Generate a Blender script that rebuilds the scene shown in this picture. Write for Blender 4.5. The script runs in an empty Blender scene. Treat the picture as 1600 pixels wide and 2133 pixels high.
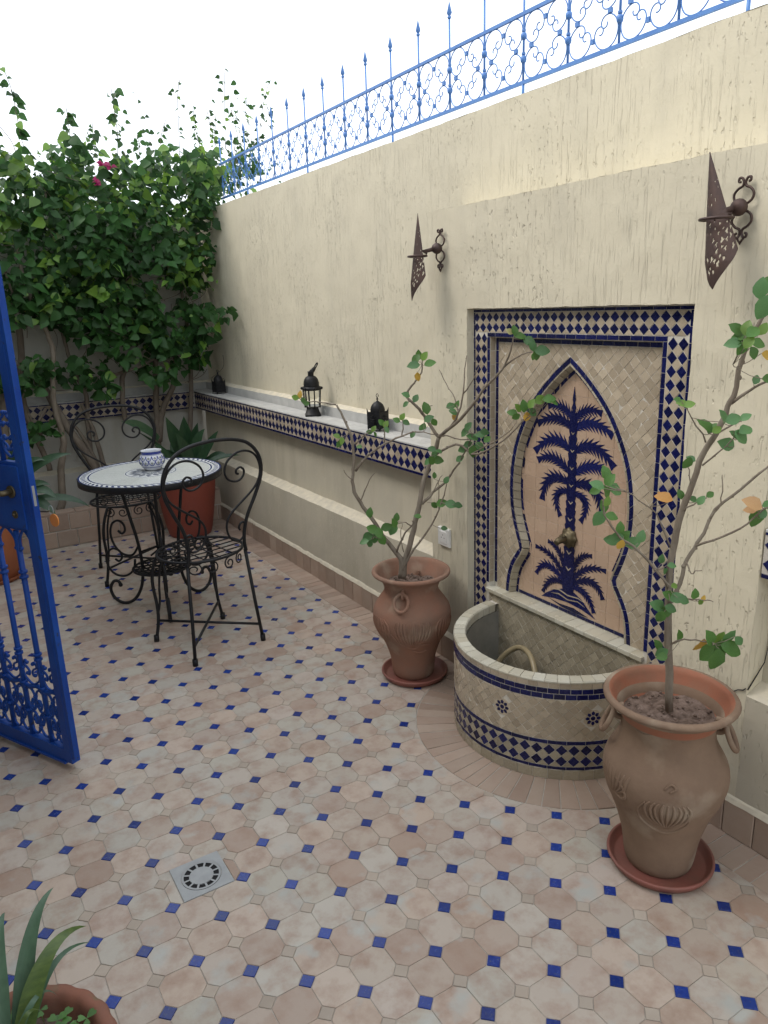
import bpy, math, random
from math import sin, cos, pi, radians, sqrt, atan2, hypot
from mathutils import Matrix, Vector, noise

random.seed(7)
rnd = random.Random(11)
sc = bpy.context.scene
COL = sc.collection

# ------------------------------------------------------------------ camera
cam = bpy.data.cameras.new('camera')
camo = bpy.data.objects.new('camera', cam)
COL.objects.link(camo)
cam.sensor_fit = 'VERTICAL'
cam.sensor_height = 24.0
cam.sensor_width = 18.0
cam.lens = 24.0 * 1556.08 / 2133.0
cam.clip_start = 0.02
cam.clip_end = 500
Rw = ((0.84872032, -0.16888835, 0.50114923),
      (-0.52778487, -0.21061428, 0.8228516),
      (-0.03342087, -0.96286985, -0.26788933))
camo.matrix_world = Matrix(((Rw[0][0], -Rw[0][1], -Rw[0][2], 0.0),
                            (Rw[1][0], -Rw[1][1], -Rw[1][2], 0.0),
                            (Rw[2][0], -Rw[2][1], -Rw[2][2], 1.53),
                            (0, 0, 0, 1)))
sc.camera = camo
CAM = Vector((0, 0, 1.53))

# ------------------------------------------------------------------ sky, sun, exposure
SUN_EL, SUN_AZ = radians(52), radians(150)      # azimuth of the direction towards the sun, from +X counter-clockwise
world = bpy.data.worlds.new('World')
sc.world = world
world.use_nodes = True
wn = world.node_tree.nodes
wl = world.node_tree.links
for n_ in list(wn):
    wn.remove(n_)
wo = wn.new('ShaderNodeOutputWorld')
bg = wn.new('ShaderNodeBackground')
sky = wn.new('ShaderNodeTexSky')
sky.sky_type = 'NISHITA'
sky.sun_disc = False
sky.sun_elevation = SUN_EL
sky.sun_rotation = radians(90) - SUN_AZ
sky.air_density = 1.0
sky.dust_density = 4.0
sky.ozone_density = 1.0
mixs = wn.new('ShaderNodeMix')
mixs.data_type = 'RGBA'
mixs.inputs[0].default_value = 0.6
mixs.inputs[7].default_value = (15.0, 15.6, 16.2, 1)     # thin bright cloud over the blue
wl.new(sky.outputs[0], mixs.inputs[6])
wl.new(mixs.outputs[2], bg.inputs[0])
bg.inputs[1].default_value = 0.12
wl.new(bg.outputs[0], wo.inputs[0])

sun = bpy.data.lights.new('sun', 'SUN')
sun.energy = 1.0
sun.angle = radians(20)
sun.color = (1.0, 0.95, 0.88)
suno = bpy.data.objects.new('sun', sun)
COL.objects.link(suno)
sd = Vector((cos(SUN_EL) * cos(SUN_AZ), cos(SUN_EL) * sin(SUN_AZ), sin(SUN_EL)))
suno.rotation_euler = sd.to_track_quat('Z', 'Y').to_euler()
suno.location = (-3, 3, 6)

sc.view_settings.view_transform = 'Standard'
sc.view_settings.look = 'None'
sc.view_settings.exposure = 0.38
sc.view_settings.gamma = 1.0
sc.view_settings.use_curve_mapping = False
sc.cycles.max_bounces = 6
sc.cycles.diffuse_bounces = 4

# ------------------------------------------------------------------ object helpers
WLOC = {}


def tag(o, label=None, cat=None, group=None, kind=None):
    if label: o['label'] = label
    if cat: o['category'] = cat
    if group: o['group'] = group
    if kind: o['kind'] = kind
    return o


def thing(name, label, cat, loc=(0, 0, 0), rz=0, group=None):
    o = bpy.data.objects.new(name, None)
    COL.objects.link(o)
    o.empty_display_size = 0.1
    o.matrix_world = Matrix.Translation(loc) @ Matrix.Rotation(rz, 4, 'Z')
    WLOC[o.name] = Matrix.Translation(loc) @ Matrix.Rotation(rz, 4, 'Z')
    return tag(o, label, cat, group)


def link(name, me, parent=None, M=None, local=False):
    """one mesh object; M is its world matrix (or its matrix in the parent if local)"""
    o = bpy.data.objects.new(name, me)
    COL.objects.link(o)
    M = M or Matrix.Identity(4)
    if parent is not None:
        o.parent = parent
        P = WLOC[parent.name]
        if local:
            W = P @ M
        else:
            W = M
            M = P.inverted() @ W
        o.matrix_basis = M
        WLOC[o.name] = W
    else:
        o.matrix_basis = M
        WLOC[o.name] = M
    return o


class MB:
    """collects faces, builds one mesh"""
    def __init__(s):
        s.v = []; s.f = []; s.m = []; s.sm = []; s.uv = None

    def add(s, vs, fs, mi=0, smooth=False):
        b = len(s.v)
        s.v.extend([tuple(q) for q in vs])
        for f in fs:
            s.f.append(tuple(b + i for i in f)); s.m.append(mi); s.sm.append(smooth)

    def addm(s, mesh, M, mi=0):
        vs, fs, sm = mesh
        s.add([M @ Vector(q) for q in vs], fs, mi, sm)

    def box(s, x0, x1, y0, y1, z0, z1, mi=0):
        s.add([(x0, y0, z0), (x1, y0, z0), (x1, y1, z0), (x0, y1, z0), (x0, y0, z1), (x1, y0, z1), (x1, y1, z1), (x0, y1, z1)],
              [(0, 3, 2, 1), (4, 5, 6, 7), (0, 1, 5, 4), (1, 2, 6, 5), (2, 3, 7, 6), (3, 0, 4, 7)], mi)

    def tube(s, pts, r, n=8, mi=0, caps=True, closed=False):
        P = [Vector(p[:3]) for p in pts]
        k = len(P)
        rad = [(p[3] if len(p) > 3 else (r[i] if isinstance(r, (list, tuple)) else r)) for i, p in enumerate(pts)]
        T = []
        for i in range(k):
            if closed:
                t = P[(i + 1) % k] - P[i - 1]
            else:
                t = P[min(i + 1, k - 1)] - P[max(i - 1, 0)]
            T.append(t.normalized() if t.length > 1e-9 else Vector((0, 0, 1)))
        ref = Vector((0, 0, 1)) if abs(T[0].z) < .9 else Vector((1, 0, 0))
        a = T[0].cross(ref).normalized()
        vs = []
        for i in range(k):
            if i:
                a = a - T[i] * a.dot(T[i])
                if a.length < 1e-6: a = T[i].orthogonal()
                a.normalize()
            b_ = T[i].cross(a)
            for j in range(n):
                th = 2 * pi * j / n
                vs.append(P[i] + (a * cos(th) + b_ * sin(th)) * rad[i])
        fs = []
        rng = k if closed else k - 1
        for i in range(rng):
            for j in range(n):
                i2 = (i + 1) % k
                fs.append((i * n + j, i * n + (j + 1) % n, i2 * n + (j + 1) % n, i2 * n + j))
        s.add(vs, fs, mi, True)
        if caps and not closed:
            b = len(s.v) - k * n
            s.f.append(tuple(b + j for j in reversed(range(n)))); s.m.append(mi); s.sm.append(False)
            s.f.append(tuple(b + (k - 1) * n + j for j in range(n))); s.m.append(mi); s.sm.append(False)

    def lathe(s, prof, n=40, c=(0, 0, 0), mi=0, fn=None):
        vs = []
        for (r, z) in prof:
            for j in range(n):
                th = 2 * pi * j / n
                rr = fn(r, z, th) if fn else r
                vs.append((c[0] + rr * cos(th), c[1] + rr * sin(th), c[2] + z))
        fs = []
        for i in range(len(prof) - 1):
            for j in range(n):
                fs.append((i * n + j, i * n + (j + 1) % n, (i + 1) * n + (j + 1) % n, (i + 1) * n + j))
        s.add(vs, fs, mi, True)

    def disc(s, r, z, n=40, c=(0, 0), up=True, mi=0):
        vs = [(c[0] + r * cos(2 * pi * j / n), c[1] + r * sin(2 * pi * j / n), z) for j in range(n)]
        s.add(vs, [tuple(range(n)) if up else tuple(reversed(range(n)))], mi)

    def sphere(s, c, r, n=12, m=8, sc_=(1, 1, 1), mi=0):
        vs = []; fs = []
        for i in range(m + 1):
            ph = pi * i / m
            for j in range(n):
                th = 2 * pi * j / n
                vs.append((c[0] + r * sc_[0] * sin(ph) * cos(th), c[1] + r * sc_[1] * sin(ph) * sin(th), c[2] - r * sc_[2] * cos(ph)))
        for i in range(m):
            for j in range(n):
                fs.append((i * n + j, i * n + (j + 1) % n, (i + 1) * n + (j + 1) % n, (i + 1) * n + j))
        s.add(vs, fs, mi, True)

    def mesh(s, name, mats, autosm=True):
        me = bpy.data.meshes.new(name)
        me.from_pydata(s.v, [], s.f)
        for m in (mats if isinstance(mats, (list, tuple)) else [mats]):
            me.materials.append(m)
        me.polygons.foreach_set('material_index', s.m)
        me.polygons.foreach_set('use_smooth', s.sm)
        me.update()
        return me

    def build(s, name, mats, parent=None, M=None, local=False):
        """vertices given in world space (local=False) or in the parent's space"""
        if parent is not None and not local and M is None:
            me = s.mesh(name, mats)
            return link(name, me, parent, Matrix.Identity(4))
        return link(name, s.mesh(name, mats), parent, M, local)


def fr(o, U, V, N):
    return Matrix(((U[0], V[0], N[0], o[0]), (U[1], V[1], N[1], o[1]), (U[2], V[2], N[2], o[2]), (0, 0, 0, 1)))


def on(F, u, v, d=0.0, rz=0.0, tilt=0.0):
    M = F @ Matrix.Translation((u, v, d))
    if rz: M = M @ Matrix.Rotation(rz, 4, 'Z')
    if tilt: M = M @ Matrix.Rotation(rnd.gauss(0, tilt), 4, 'X') @ Matrix.Rotation(rnd.gauss(0, tilt), 4, 'Y')
    return M


# ------------------------------------------------------------------ polygon tools
def clip_half(poly, px, py, nx, ny):
    """keep the side where (p - P).n <= 0"""
    out = []
    for i in range(len(poly)):
        a = poly[i]; b = poly[(i + 1) % len(poly)]
        da = (a[0] - px) * nx + (a[1] - py) * ny
        db = (b[0] - px) * nx + (b[1] - py) * ny
        if da <= 0: out.append(a)
        if (da < 0 < db) or (db < 0 < da):
            t = da / (da - db)
            out.append((a[0] + (b[0] - a[0]) * t, a[1] + (b[1] - a[1]) * t))
    return out


def area(p):
    return .5 * sum(p[i][0] * p[(i + 1) % len(p)][1] - p[(i + 1) % len(p)][0] * p[i][1] for i in range(len(p)))


def inset(poly, d):
    n = len(poly)
    out = []
    for i in range(n):
        a = poly[i - 1]; b = poly[i]; c = poly[(i + 1) % n]
        e1 = (b[0] - a[0], b[1] - a[1]); e2 = (c[0] - b[0], c[1] - b[1])
        l1 = hypot(*e1) or 1; l2 = hypot(*e2) or 1
        n1 = (-e1[1] / l1, e1[0] / l1); n2 = (-e2[1] / l2, e2[0] / l2)
        k = 1 + n1[0] * n2[0] + n1[1] * n2[1]
        k = max(k, .35)
        out.append((b[0] + (n1[0] + n2[0]) * d / k, b[1] + (n1[1] + n2[1]) * d / k))
    return out


def tile_geo(poly, gap=.0008, t=.003, bev=.0008, depth=.004):
    if .0015 < t < .0036:        # glazed pieces stand barely proud of their pale joints
        t *= .42; gap *= 1.2; bev *= .6
    p0 = inset(poly, gap)
    p1 = inset(poly, gap + bev)
    if area(p1) <= 0: return None
    n = len(poly)
    vs = [(x, y, -depth) for x, y in p0] + [(x, y, t - bev) for x, y in p0] + [(x, y, t) for x, y in p1]
    fs = []
    for i in range(n):
        j = (i + 1) % n
        fs.append((i, j, n + j, n + i)); fs.append((n + i, n + j, 2 * n + j, 2 * n + i))
    fs.append(tuple(2 * n + i for i in range(n)))
    return (vs, fs, False)


class Tiles:
    """a family of alike tiles: the ones that show largest become objects, the rest one 'stuff' part"""
    def __init__(s, name, mat, parent, limit=290, restname=None):
        s.n = name; s.mat = mat; s.p = parent; s.lim = limit; s.items = []; s.rest = restname or name
        s.cache = {}

    def put(s, geo, M, key=None):
        if geo is None: return
        s.items.append((geo, M, key))

    def done(s):
        def score(it):
            c = it[1].translation
            d = (c - CAM)
            q = camo.matrix_world.to_3x3().transposed() @ d
            vis = 0 if (q.z < 0 and abs(q.x / q.z) < .54 and abs(q.y / q.z) < .71) else 100
            return d.length + vis
        s.items.sort(key=score)
        for geo, M, key in s.items[:s.lim]:
            me = s.cache.get(key) if key is not None else None
            if me is None:
                b = MB(); b.add(geo[0], geo[1], 0, geo[2])
                me = b.mesh(s.n, s.mat)
                if key is not None: s.cache[key] = me
            link(s.n, me, s.p, M)
        if len(s.items) > s.lim:
            b = MB()
            for geo, M, key in s.items[s.lim:]:
                b.addm(geo, M)
            o = b.build(s.rest, s.mat, s.p)
            o['kind'] = 'stuff'


# ------------------------------------------------------------------ materials
def lin(c):
    return tuple(c[:3]) + (1.0,)


def mat(name, c1, c2=None, rough=.6, scale=8, contrast=.35, bump=0, bscale=60, per=0.0, spec=.5, metal=0, coat=0, stretch=(1, 1, 1),
        rvar=0.0, bdist=.002, c3=None, s3=40, trans=0, detail=6, hv=0.0, coord='Object', palette=None, bias=0.0, c3r=(.58, .72)):
    """noise-mixed base colour, optional per-piece variation, roughness variation and bump"""
    m = bpy.data.materials.new(name)
    m.use_nodes = True
    N = m.node_tree.nodes; L = m.node_tree.links
    for x in list(N): N.remove(x)
    out = N.new('ShaderNodeOutputMaterial'); b = N.new('ShaderNodeBsdfPrincipled')
    L.new(b.outputs[0], out.inputs[0])
    geo = N.new('ShaderNodeNewGeometry')
    mp = N.new('ShaderNodeMapping'); mp.inputs['Scale'].default_value = stretch
    if coord == 'Object':
        tc = N.new('ShaderNodeTexCoord'); L.new(tc.outputs['Object'], mp.inputs[0])
    else:
        L.new(geo.outputs['Position'], mp.inputs[0])
    n1 = N.new('ShaderNodeTexNoise'); n1.inputs['Scale'].default_value = scale; n1.inputs['Detail'].default_value = detail
    n1.inputs['Roughness'].default_value = .6
    L.new(mp.outputs[0], n1.inputs['Vector'])
    rp = N.new('ShaderNodeMapRange')
    rp.inputs[1].default_value = .5 + bias - contrast / 2; rp.inputs[2].default_value = .5 + bias + contrast / 2
    L.new(n1.outputs['Fac'], rp.inputs[0])
    fac = rp.outputs[0]
    pv = None
    if per or hv:
        oi = N.new('ShaderNodeObjectInfo')
        ad = N.new('ShaderNodeMath'); ad.operation = 'ADD'
        L.new(oi.outputs['Random'], ad.inputs[0]); L.new(geo.outputs['Random Per Island'], ad.inputs[1])
        frc = N.new('ShaderNodeMath'); frc.operation = 'FRACT'; L.new(ad.outputs[0], frc.inputs[0])
        pv = frc.outputs[0]
    mx = N.new('ShaderNodeMix'); mx.data_type = 'RGBA'
    mx.inputs[6].default_value = lin(c1); mx.inputs[7].default_value = lin(c2 or c1)
    if palette:
        cr = N.new('ShaderNodeValToRGB'); el = cr.color_ramp.elements
        wv = N.new('ShaderNodeTexWhiteNoise'); wv.noise_dimensions = '1D'
        sh_ = N.new('ShaderNodeMath'); sh_.operation = 'ADD'; sh_.inputs[1].default_value = 3.7
        L.new(pv, sh_.inputs[0]); L.new(sh_.outputs[0], wv.inputs['W']); L.new(wv.outputs['Value'], cr.inputs[0])
        el[0].color = lin(palette[0]); el[1].position = 1.0; el[1].color = lin(palette[-1])
        for i_, pc in enumerate(palette[1:-1]):
            e_ = el.new((i_ + 1) / (len(palette) - 1)); e_.color = lin(pc)
        L.new(cr.outputs[0], mx.inputs[6])
    if per:
        mm = N.new('ShaderNodeMix'); mm.data_type = 'FLOAT'; mm.inputs[0].default_value = per
        L.new(fac, mm.inputs[2]); L.new(pv, mm.inputs[3])
        L.new(mm.outputs[0], mx.inputs[0])
    else:
        L.new(fac, mx.inputs[0])
    colr = mx.outputs[2]
    if c3:
        n3 = N.new('ShaderNodeTexNoise'); n3.inputs['Scale'].default_value = s3; n3.inputs['Detail'].default_value = 4
        L.new(mp.outputs[0], n3.inputs['Vector'])
        r3 = N.new('ShaderNodeMapRange'); r3.inputs[1].default_value = c3r[0]; r3.inputs[2].default_value = c3r[1]
        L.new(n3.outputs['Fac'], r3.inputs[0])
        m3 = N.new('ShaderNodeMix'); m3.data_type = 'RGBA'
        L.new(r3.outputs[0], m3.inputs[0]); L.new(colr, m3.inputs[6]); m3.inputs[7].default_value = lin(c3)
        colr = m3.outputs[2]
    if hv:
        hs = N.new('ShaderNodeHueSaturation')
        mr = N.new('ShaderNodeMapRange'); mr.inputs[3].default_value = 1 - hv; mr.inputs[4].default_value = 1 + hv
        wn_ = N.new('ShaderNodeTexWhiteNoise'); wn_.noise_dimensions = '1D'; L.new(pv, wn_.inputs['W'])
        L.new(wn_.outputs['Value'], mr.inputs[0]); L.new(mr.outputs[0], hs.inputs['Value'])
        L.new(colr, hs.inputs['Color']); colr = hs.outputs[0]
    L.new(colr, b.inputs['Base Color'])
    b.inputs['Metallic'].default_value = metal
    b.inputs['Specular IOR Level'].default_value = spec
    if coat: b.inputs['Coat Weight'].default_value = coat; b.inputs['Coat Roughness'].default_value = .12
    if rvar:
        rr = N.new('ShaderNodeMapRange'); rr.inputs[3].default_value = max(.03, rough - rvar); rr.inputs[4].default_value = min(1, rough + rvar)
        L.new(n1.outputs['Fac'], rr.inputs[0]); rr.inputs[1].default_value = .3; rr.inputs[2].default_value = .7
        L.new(rr.outputs[0], b.inputs['Roughness'])
    else:
        b.inputs['Roughness'].default_value = rough
    if bump:
        nb = N.new('ShaderNodeTexNoise'); nb.inputs['Scale'].default_value = bscale; nb.inputs['Detail'].default_value = 5
        L.new(mp.outputs[0], nb.inputs['Vector'])
        bp = N.new('ShaderNodeBump'); bp.inputs['Strength'].default_value = bump; bp.inputs['Distance'].default_value = bdist
        L.new(nb.outputs['Fac'], bp.inputs['Height']); L.new(bp.outputs[0], b.inputs['Normal'])
    if trans:
        tr = N.new('ShaderNodeBsdfTranslucent'); ms = N.new('ShaderNodeMixShader'); ms.inputs[0].default_value = trans
        hb = N.new('ShaderNodeHueSaturation'); hb.inputs['Value'].default_value = 1.6; hb.inputs['Hue'].default_value = .485; L.new(colr, hb.inputs['Color'])
        L.new(hb.outputs[0], tr.inputs[0])
        L.new(b.outputs[0], ms.inputs[1]); L.new(tr.outputs[0], ms.inputs[2]); L.new(ms.outputs[0], out.inputs[0])
    return m


def plaster(name, c1, c2, groove=1.0, stain=(.44, .415, .34), pits=1.0):
    """raked render: short vertical scratches and pits, soft stains"""
    m = bpy.data.materials.new(name); m.use_nodes = True
    N = m.node_tree.nodes; L = m.node_tree.links
    for x in list(N): N.remove(x)
    out = N.new('ShaderNodeOutputMaterial'); b = N.new('ShaderNodeBsdfPrincipled'); L.new(b.outputs[0], out.inputs[0])
    geo = N.new('ShaderNodeNewGeometry')

    def tex(scale, st, det=5, rough=.6):
        mp = N.new('ShaderNodeMapping'); mp.inputs['Scale'].default_value = st; L.new(geo.outputs['Position'], mp.inputs[0])
        t = N.new('ShaderNodeTexNoise'); t.inputs['Scale'].default_value = scale; t.inputs['Detail'].default_value = det
        t.inputs['Roughness'].default_value = rough
        L.new(mp.outputs[0], t.inputs['Vector']); return t.outputs['Fac']

    def rng(v, a, b_, c=0., d=1.):
        r = N.new('ShaderNodeMapRange'); r.inputs[1].default_value = a; r.inputs[2].default_value = b_
        r.inputs[3].default_value = c; r.inputs[4].default_value = d; L.new(v, r.inputs[0]); return r.outputs[0]

    def mth(op, a, b_):
        q = N.new('ShaderNodeMath'); q.operation = op
        for i, v in enumerate((a, b_)):
            if isinstance(v, (int, float)): q.inputs[i].default_value = v
            else: L.new(v, q.inputs[i])
        return q.outputs[0]

    def mix(f, a, b_):
        q = N.new('ShaderNodeMix'); q.data_type = 'RGBA'
        if isinstance(f, (int, float)): q.inputs[0].default_value = f
        else: L.new(f, q.inputs[0])
        for i, v in ((6, a), (7, b_)):
            if isinstance(v, tuple): q.inputs[i].default_value = lin(v)
            else: L.new(v, q.inputs[i])
        return q.outputs[2]
    g = tex(62, (2.6, 2.6, .13), 3, .5)              # long scratches
    g = rng(g, .57, .69)
    gm = rng(tex(3.0, (1, 1, .6), 3), .36, .66, .12, 1)      # where the rake bit
    gr = mth('MULTIPLY', g, gm)
    p = rng(tex(52, (1.6, 1.6, .65), 2, .5), .63, .69)   # pits
    pm = rng(tex(2.2, (1, 1, 1), 2), .42, .6)
    pt = mth('MULTIPLY', p, pm)
    fine = tex(140, (1, 1, 1), 4)
    und = tex(9, (1, 1, 1), 3)
    h = mth('ADD', mth('MULTIPLY', gr, -.65 * groove), mth('MULTIPLY', pt, -1.0 * pits))
    h = mth('ADD', h, mth('MULTIPLY', fine, .22)); h = mth('ADD', h, mth('MULTIPLY', und, .9))
    bp = N.new('ShaderNodeBump'); bp.inputs['Strength'].default_value = .8; bp.inputs['Distance'].default_value = .0045
    L.new(h, bp.inputs['Height']); L.new(bp.outputs[0], b.inputs['Normal'])
    c = mix(rng(tex(2.4, (1, 1, .5), 6), .35, .65), c1, c2)
    c = mix(mth('MULTIPLY', rng(tex(4.5, (1.3, 1.3, .5), 7, .7), .5, .75), .30), c, stain)
    c = mix(mth('MULTIPLY', mth('MAXIMUM', mth('MULTIPLY', gr, groove), mth('MULTIPLY', pt, pits)), .17), c, (.32, .28, .20))
    # darker towards the foot of the wall, with a ragged upper edge
    sep = N.new('ShaderNodeSeparateXYZ'); L.new(geo.outputs['Position'], sep.inputs[0])
    wob = mth('ADD', sep.outputs[2], mth('MULTIPLY', und, .35))
    c = mix(rng(wob, .62, .28, 0, .40), c, (.34, .315, .26))
    # damp tongues under the wall top and above the shelf, dark run-off below
    c = mix(mth('MULTIPLY', rng(tex(3.2, (1.2, 1.2, .22), 6, .7), .50, .68), rng(sep.outputs[2], 1.7, .98, 0, .42)), c, (.33, .30, .225))
    L.new(c, b.inputs['Base Color'])
    b.inputs['Roughness'].default_value = .86; b.inputs['Specular IOR Level'].default_value = .3
    return m


M_wall = plaster('wall_render', (.685, .63, .485), (.63, .58, .45))
M_wall_smooth = plaster('smooth_render', (.55, .505, .40), (.48, .445, .36), groove=.12, pits=.5)
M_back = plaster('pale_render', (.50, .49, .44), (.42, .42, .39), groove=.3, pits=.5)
M_ledge = mat('ledge_plaster', (.50, .50, .48), (.40, .40, .39), rough=.7, scale=14, bump=.5, bscale=90, spec=.4, coord='W')
M_lip = mat('lip_plaster', (.66, .60, .47), (.52, .48, .39), rough=.8, scale=22, bump=.8, bscale=70, coord='W')
M_grout = mat('grout', (.56, .52, .46), (.44, .41, .36), rough=.9, scale=30, bump=.4, bscale=180, coord='W')
M_grout_l = mat('pale_grout', (.46, .42, .37), (.35, .32, .28), rough=.9, scale=30, bump=.4, bscale=180, coord='W')
M_joint = mat('white_joint', (.64, .61, .54), (.50, .47, .41), rough=.9, scale=30, bump=.4, bscale=180, coord='W')
M_octa = mat('worn_terracotta', (.40, .34, .275), (.30, .195, .145), rough=.54, scale=15, contrast=.34, bias=.11, per=.05, hv=.06, palette=[(.46, .41, .355), (.41, .385, .325), (.46, .375, .31), (.44, .35, .28), (.415, .39, .34), (.46, .39, .335), (.34, .25, .195), (.45, .40, .345), (.40, .32, .26)], bump=.7, bscale=38, bdist=.003,
             rvar=.12, c3=(.40, .40, .37), s3=9, coord='W')
M_small = mat('small_terracotta', (.42, .36, .30), (.35, .29, .235), rough=.65, scale=20, per=.5, hv=.12, bump=.3, bscale=80, coord='W')
M_plank = mat('terracotta_plank', (.37, .29, .23), (.30, .21, .16), rough=.66, scale=9, per=.5, hv=.14, bump=.5, bscale=60, rvar=.1, coord='W')
M_blue = mat('blue_glaze', (.010, .022, .16), (.016, .05, .26), rough=.22, scale=60, per=.5, hv=.25, spec=.4, bump=.25, bscale=120, rvar=.1, c3=(.05, .07, .16), s3=160, coord='W')
M_navy = mat('navy_glaze', (.004, .005, .042), (.007, .011, .085), rough=.25, spec=.35, scale=60, per=.5, hv=.3, bump=.2, bscale=120, rvar=.1, coord='W')
M_cream = mat('beige_glaze', (.47, .40, .30), (.36, .295, .215), rough=.3, scale=30, per=.75, hv=.14, bump=.2, bscale=120, rvar=.12, coord='W')
M_olive = mat('olive_beige_glaze', (.38, .335, .25), (.29, .25, .18), rough=.28, scale=30, per=.75, hv=.12, bump=.2, bscale=120, rvar=.1, coord='W')
M_rim = mat('pale_rim_glaze', (.56, .55, .47), (.46, .42, .32), rough=.22, scale=25, per=.8, hv=.08, bump=.2, bscale=120, rvar=.08, coord='W')
M_pink = mat('painted_pink_glaze', (.50, .365, .265), (.45, .315, .225), rough=.3, scale=16, per=.4, hv=.05, bump=.15, bscale=100, rvar=.1, coord='W')
M_terra = mat('terracotta_pot', (.31, .155, .105), (.235, .16, .12), rough=.95, spec=.15, scale=7, contrast=.45, bump=.7, bscale=60, c3=(.38, .29, .22), s3=8, c3r=(.56, .76))
M_terra2 = mat('dusty_terracotta_pot', (.265, .185, .13), (.185, .125, .09), rough=.95, spec=.15, scale=6, contrast=.45, bump=.7, bscale=60, c3=(.36, .295, .225), s3=7, c3r=(.54, .76))
M_rimred = mat('red_clay_rim', (.36, .12, .065), (.27, .13, .08), rough=.75, scale=9, bump=.3, bscale=90)
M_saucer = mat('red_clay_saucer', (.25, .085, .065), (.19, .085, .065), rough=.55, scale=9, bump=.2, bscale=90)
M_bigpot = mat('deep_red_pot', (.24, .05, .03), (.19, .045, .03), rough=.6, scale=4, bump=.2, bscale=50)
M_orangepot = mat('orange_pot', (.36, .12, .045), (.28, .09, .04), rough=.6, scale=4, bump=.2, bscale=50)
M_soil = mat('dry_soil', (.20, .145, .12), (.09, .06, .045), rough=.95, scale=45, contrast=.25, bump=1, bscale=90, bdist=.006)
M_iron = mat('black_iron', (.007, .008, .010), (.014, .014, .016), rough=.5, scale=30, bump=.3, bscale=150, spec=.3, rvar=.1)
M_rust = mat('rusty_brown_iron', (.055, .035, .032), (.085, .05, .04), rough=.55, scale=20, metal=.4, bump=.3, bscale=120, rvar=.12)
M_bluepaint = mat('blue_gate_paint', (.009, .045, .25), (.012, .068, .32), rough=.42, spec=.25, scale=7, bump=.35, bscale=60, rvar=.1, c3=(.03, .045, .10), s3=45, c3r=(.66, .72))
M_fence = mat('light_blue_fence_paint', (.07, .19, .50), (.10, .25, .58), rough=.45, scale=12, bump=.2, bscale=90)
M_white = mat('white_plastic', (.72, .72, .70), (.62, .62, .60), rough=.35, scale=20)
M_grey = mat('grey_plastic_drain', (.34, .355, .36), (.28, .29, .295), rough=.42, scale=25, bump=.15, bscale=150)
M_dark = mat('hole_shade', (.01, .01, .011), rough=.9)  # near-black painted for the shade inside holes and the crack
M_brass = mat('aged_brass', (.10, .085, .055), (.15, .12, .07), rough=.5, scale=40, metal=.8, bump=.4, bscale=120)
M_hose = mat('ochre_hose', (.30, .24, .14), (.24, .2, .12), rough=.4, scale=20)
M_bark = mat('grey_bark', (.15, .12, .09), (.25, .215, .17), rough=.85, scale=40, bump=.8, bscale=120, stretch=(1, 1, .3), bdist=.002)
M_bark2 = mat('dull_vine_bark', (.115, .09, .07), (.19, .16, .125), rough=.85, scale=30, bump=.8, bscale=120, stretch=(1, 1, .3), bdist=.003)
M_leafs = [
    mat('green_leaf', (.055, .15, .032), (.085, .20, .04), rough=.45, scale=30, hv=.2, trans=.25, bump=.3, bscale=90),
    mat('young_green_leaf', (.12, .24, .04), (.16, .28, .06), rough=.45, scale=30, hv=.15, trans=.3),
    mat('yellow_leaf', (.52, .36, .05), (.45, .28, .06), rough=.5, scale=30, hv=.1, trans=.25),
    mat('bluish_green_leaf', (.065, .165, .06), (.095, .215, .075), rough=.45, scale=30, hv=.2, trans=.25),
    mat('dark_leaf', (.03, .075, .028), (.045, .11, .035), rough=.45, scale=30, hv=.3, trans=.22),
    mat('pale_cream_leaf', (.50, .48, .22), (.42, .42, .2), rough=.5, scale=30, trans=.3),
    mat('orange_leaf', (.45, .21, .05), (.50, .28, .08), rough=.5, scale=30, trans=.3),
    mat('peach_leaf', (.46, .26, .12), (.5, .34, .17), rough=.5, scale=30, trans=.3)]
M_vine = mat('vine_leaf', (.018, .062, .017), (.042, .118, .027), rough=.5, spec=.3, scale=3, contrast=.6, hv=.35, trans=.32, coord='W')
M_vinel = mat('backlit_vine_leaf', (.10, .22, .035), (.15, .27, .045), rough=.42, scale=3, contrast=.6, hv=.3, trans=.38, coord='W')  # lighter green, backlight on the crown put into the leaf colour
M_flower = mat('pink_bract', (.34, .02, .10), (.42, .03, .15), rough=.5, scale=30, trans=.35)
M_strap = mat('dark_strap_leaf', (.02, .055, .028), (.035, .085, .035), rough=.35, scale=60, stretch=(1, 1, .2), trans=.1)
M_strap2 = mat('grey_green_strap_leaf', (.04, .09, .05), (.065, .13, .075), rough=.4, scale=60, stretch=(1, 1, .2), trans=.15)
M_strap3 = mat('ribbed_green_leaf', (.045, .085, .02), (.09, .14, .03), rough=.45, scale=120, stretch=(.3, 1, 1), trans=.15)
M_glass = bpy.data.materials.new('lantern_glass'); M_glass.use_nodes = True
_b = M_glass.node_tree.nodes['Principled BSDF']; _b.inputs['Transmission Weight'].default_value = 1; _b.inputs['Roughness'].default_value = .05
_b.inputs['Base Color'].default_value = (.9, .93, .92, 1); _b.inputs['IOR'].default_value = 1.1

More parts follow.
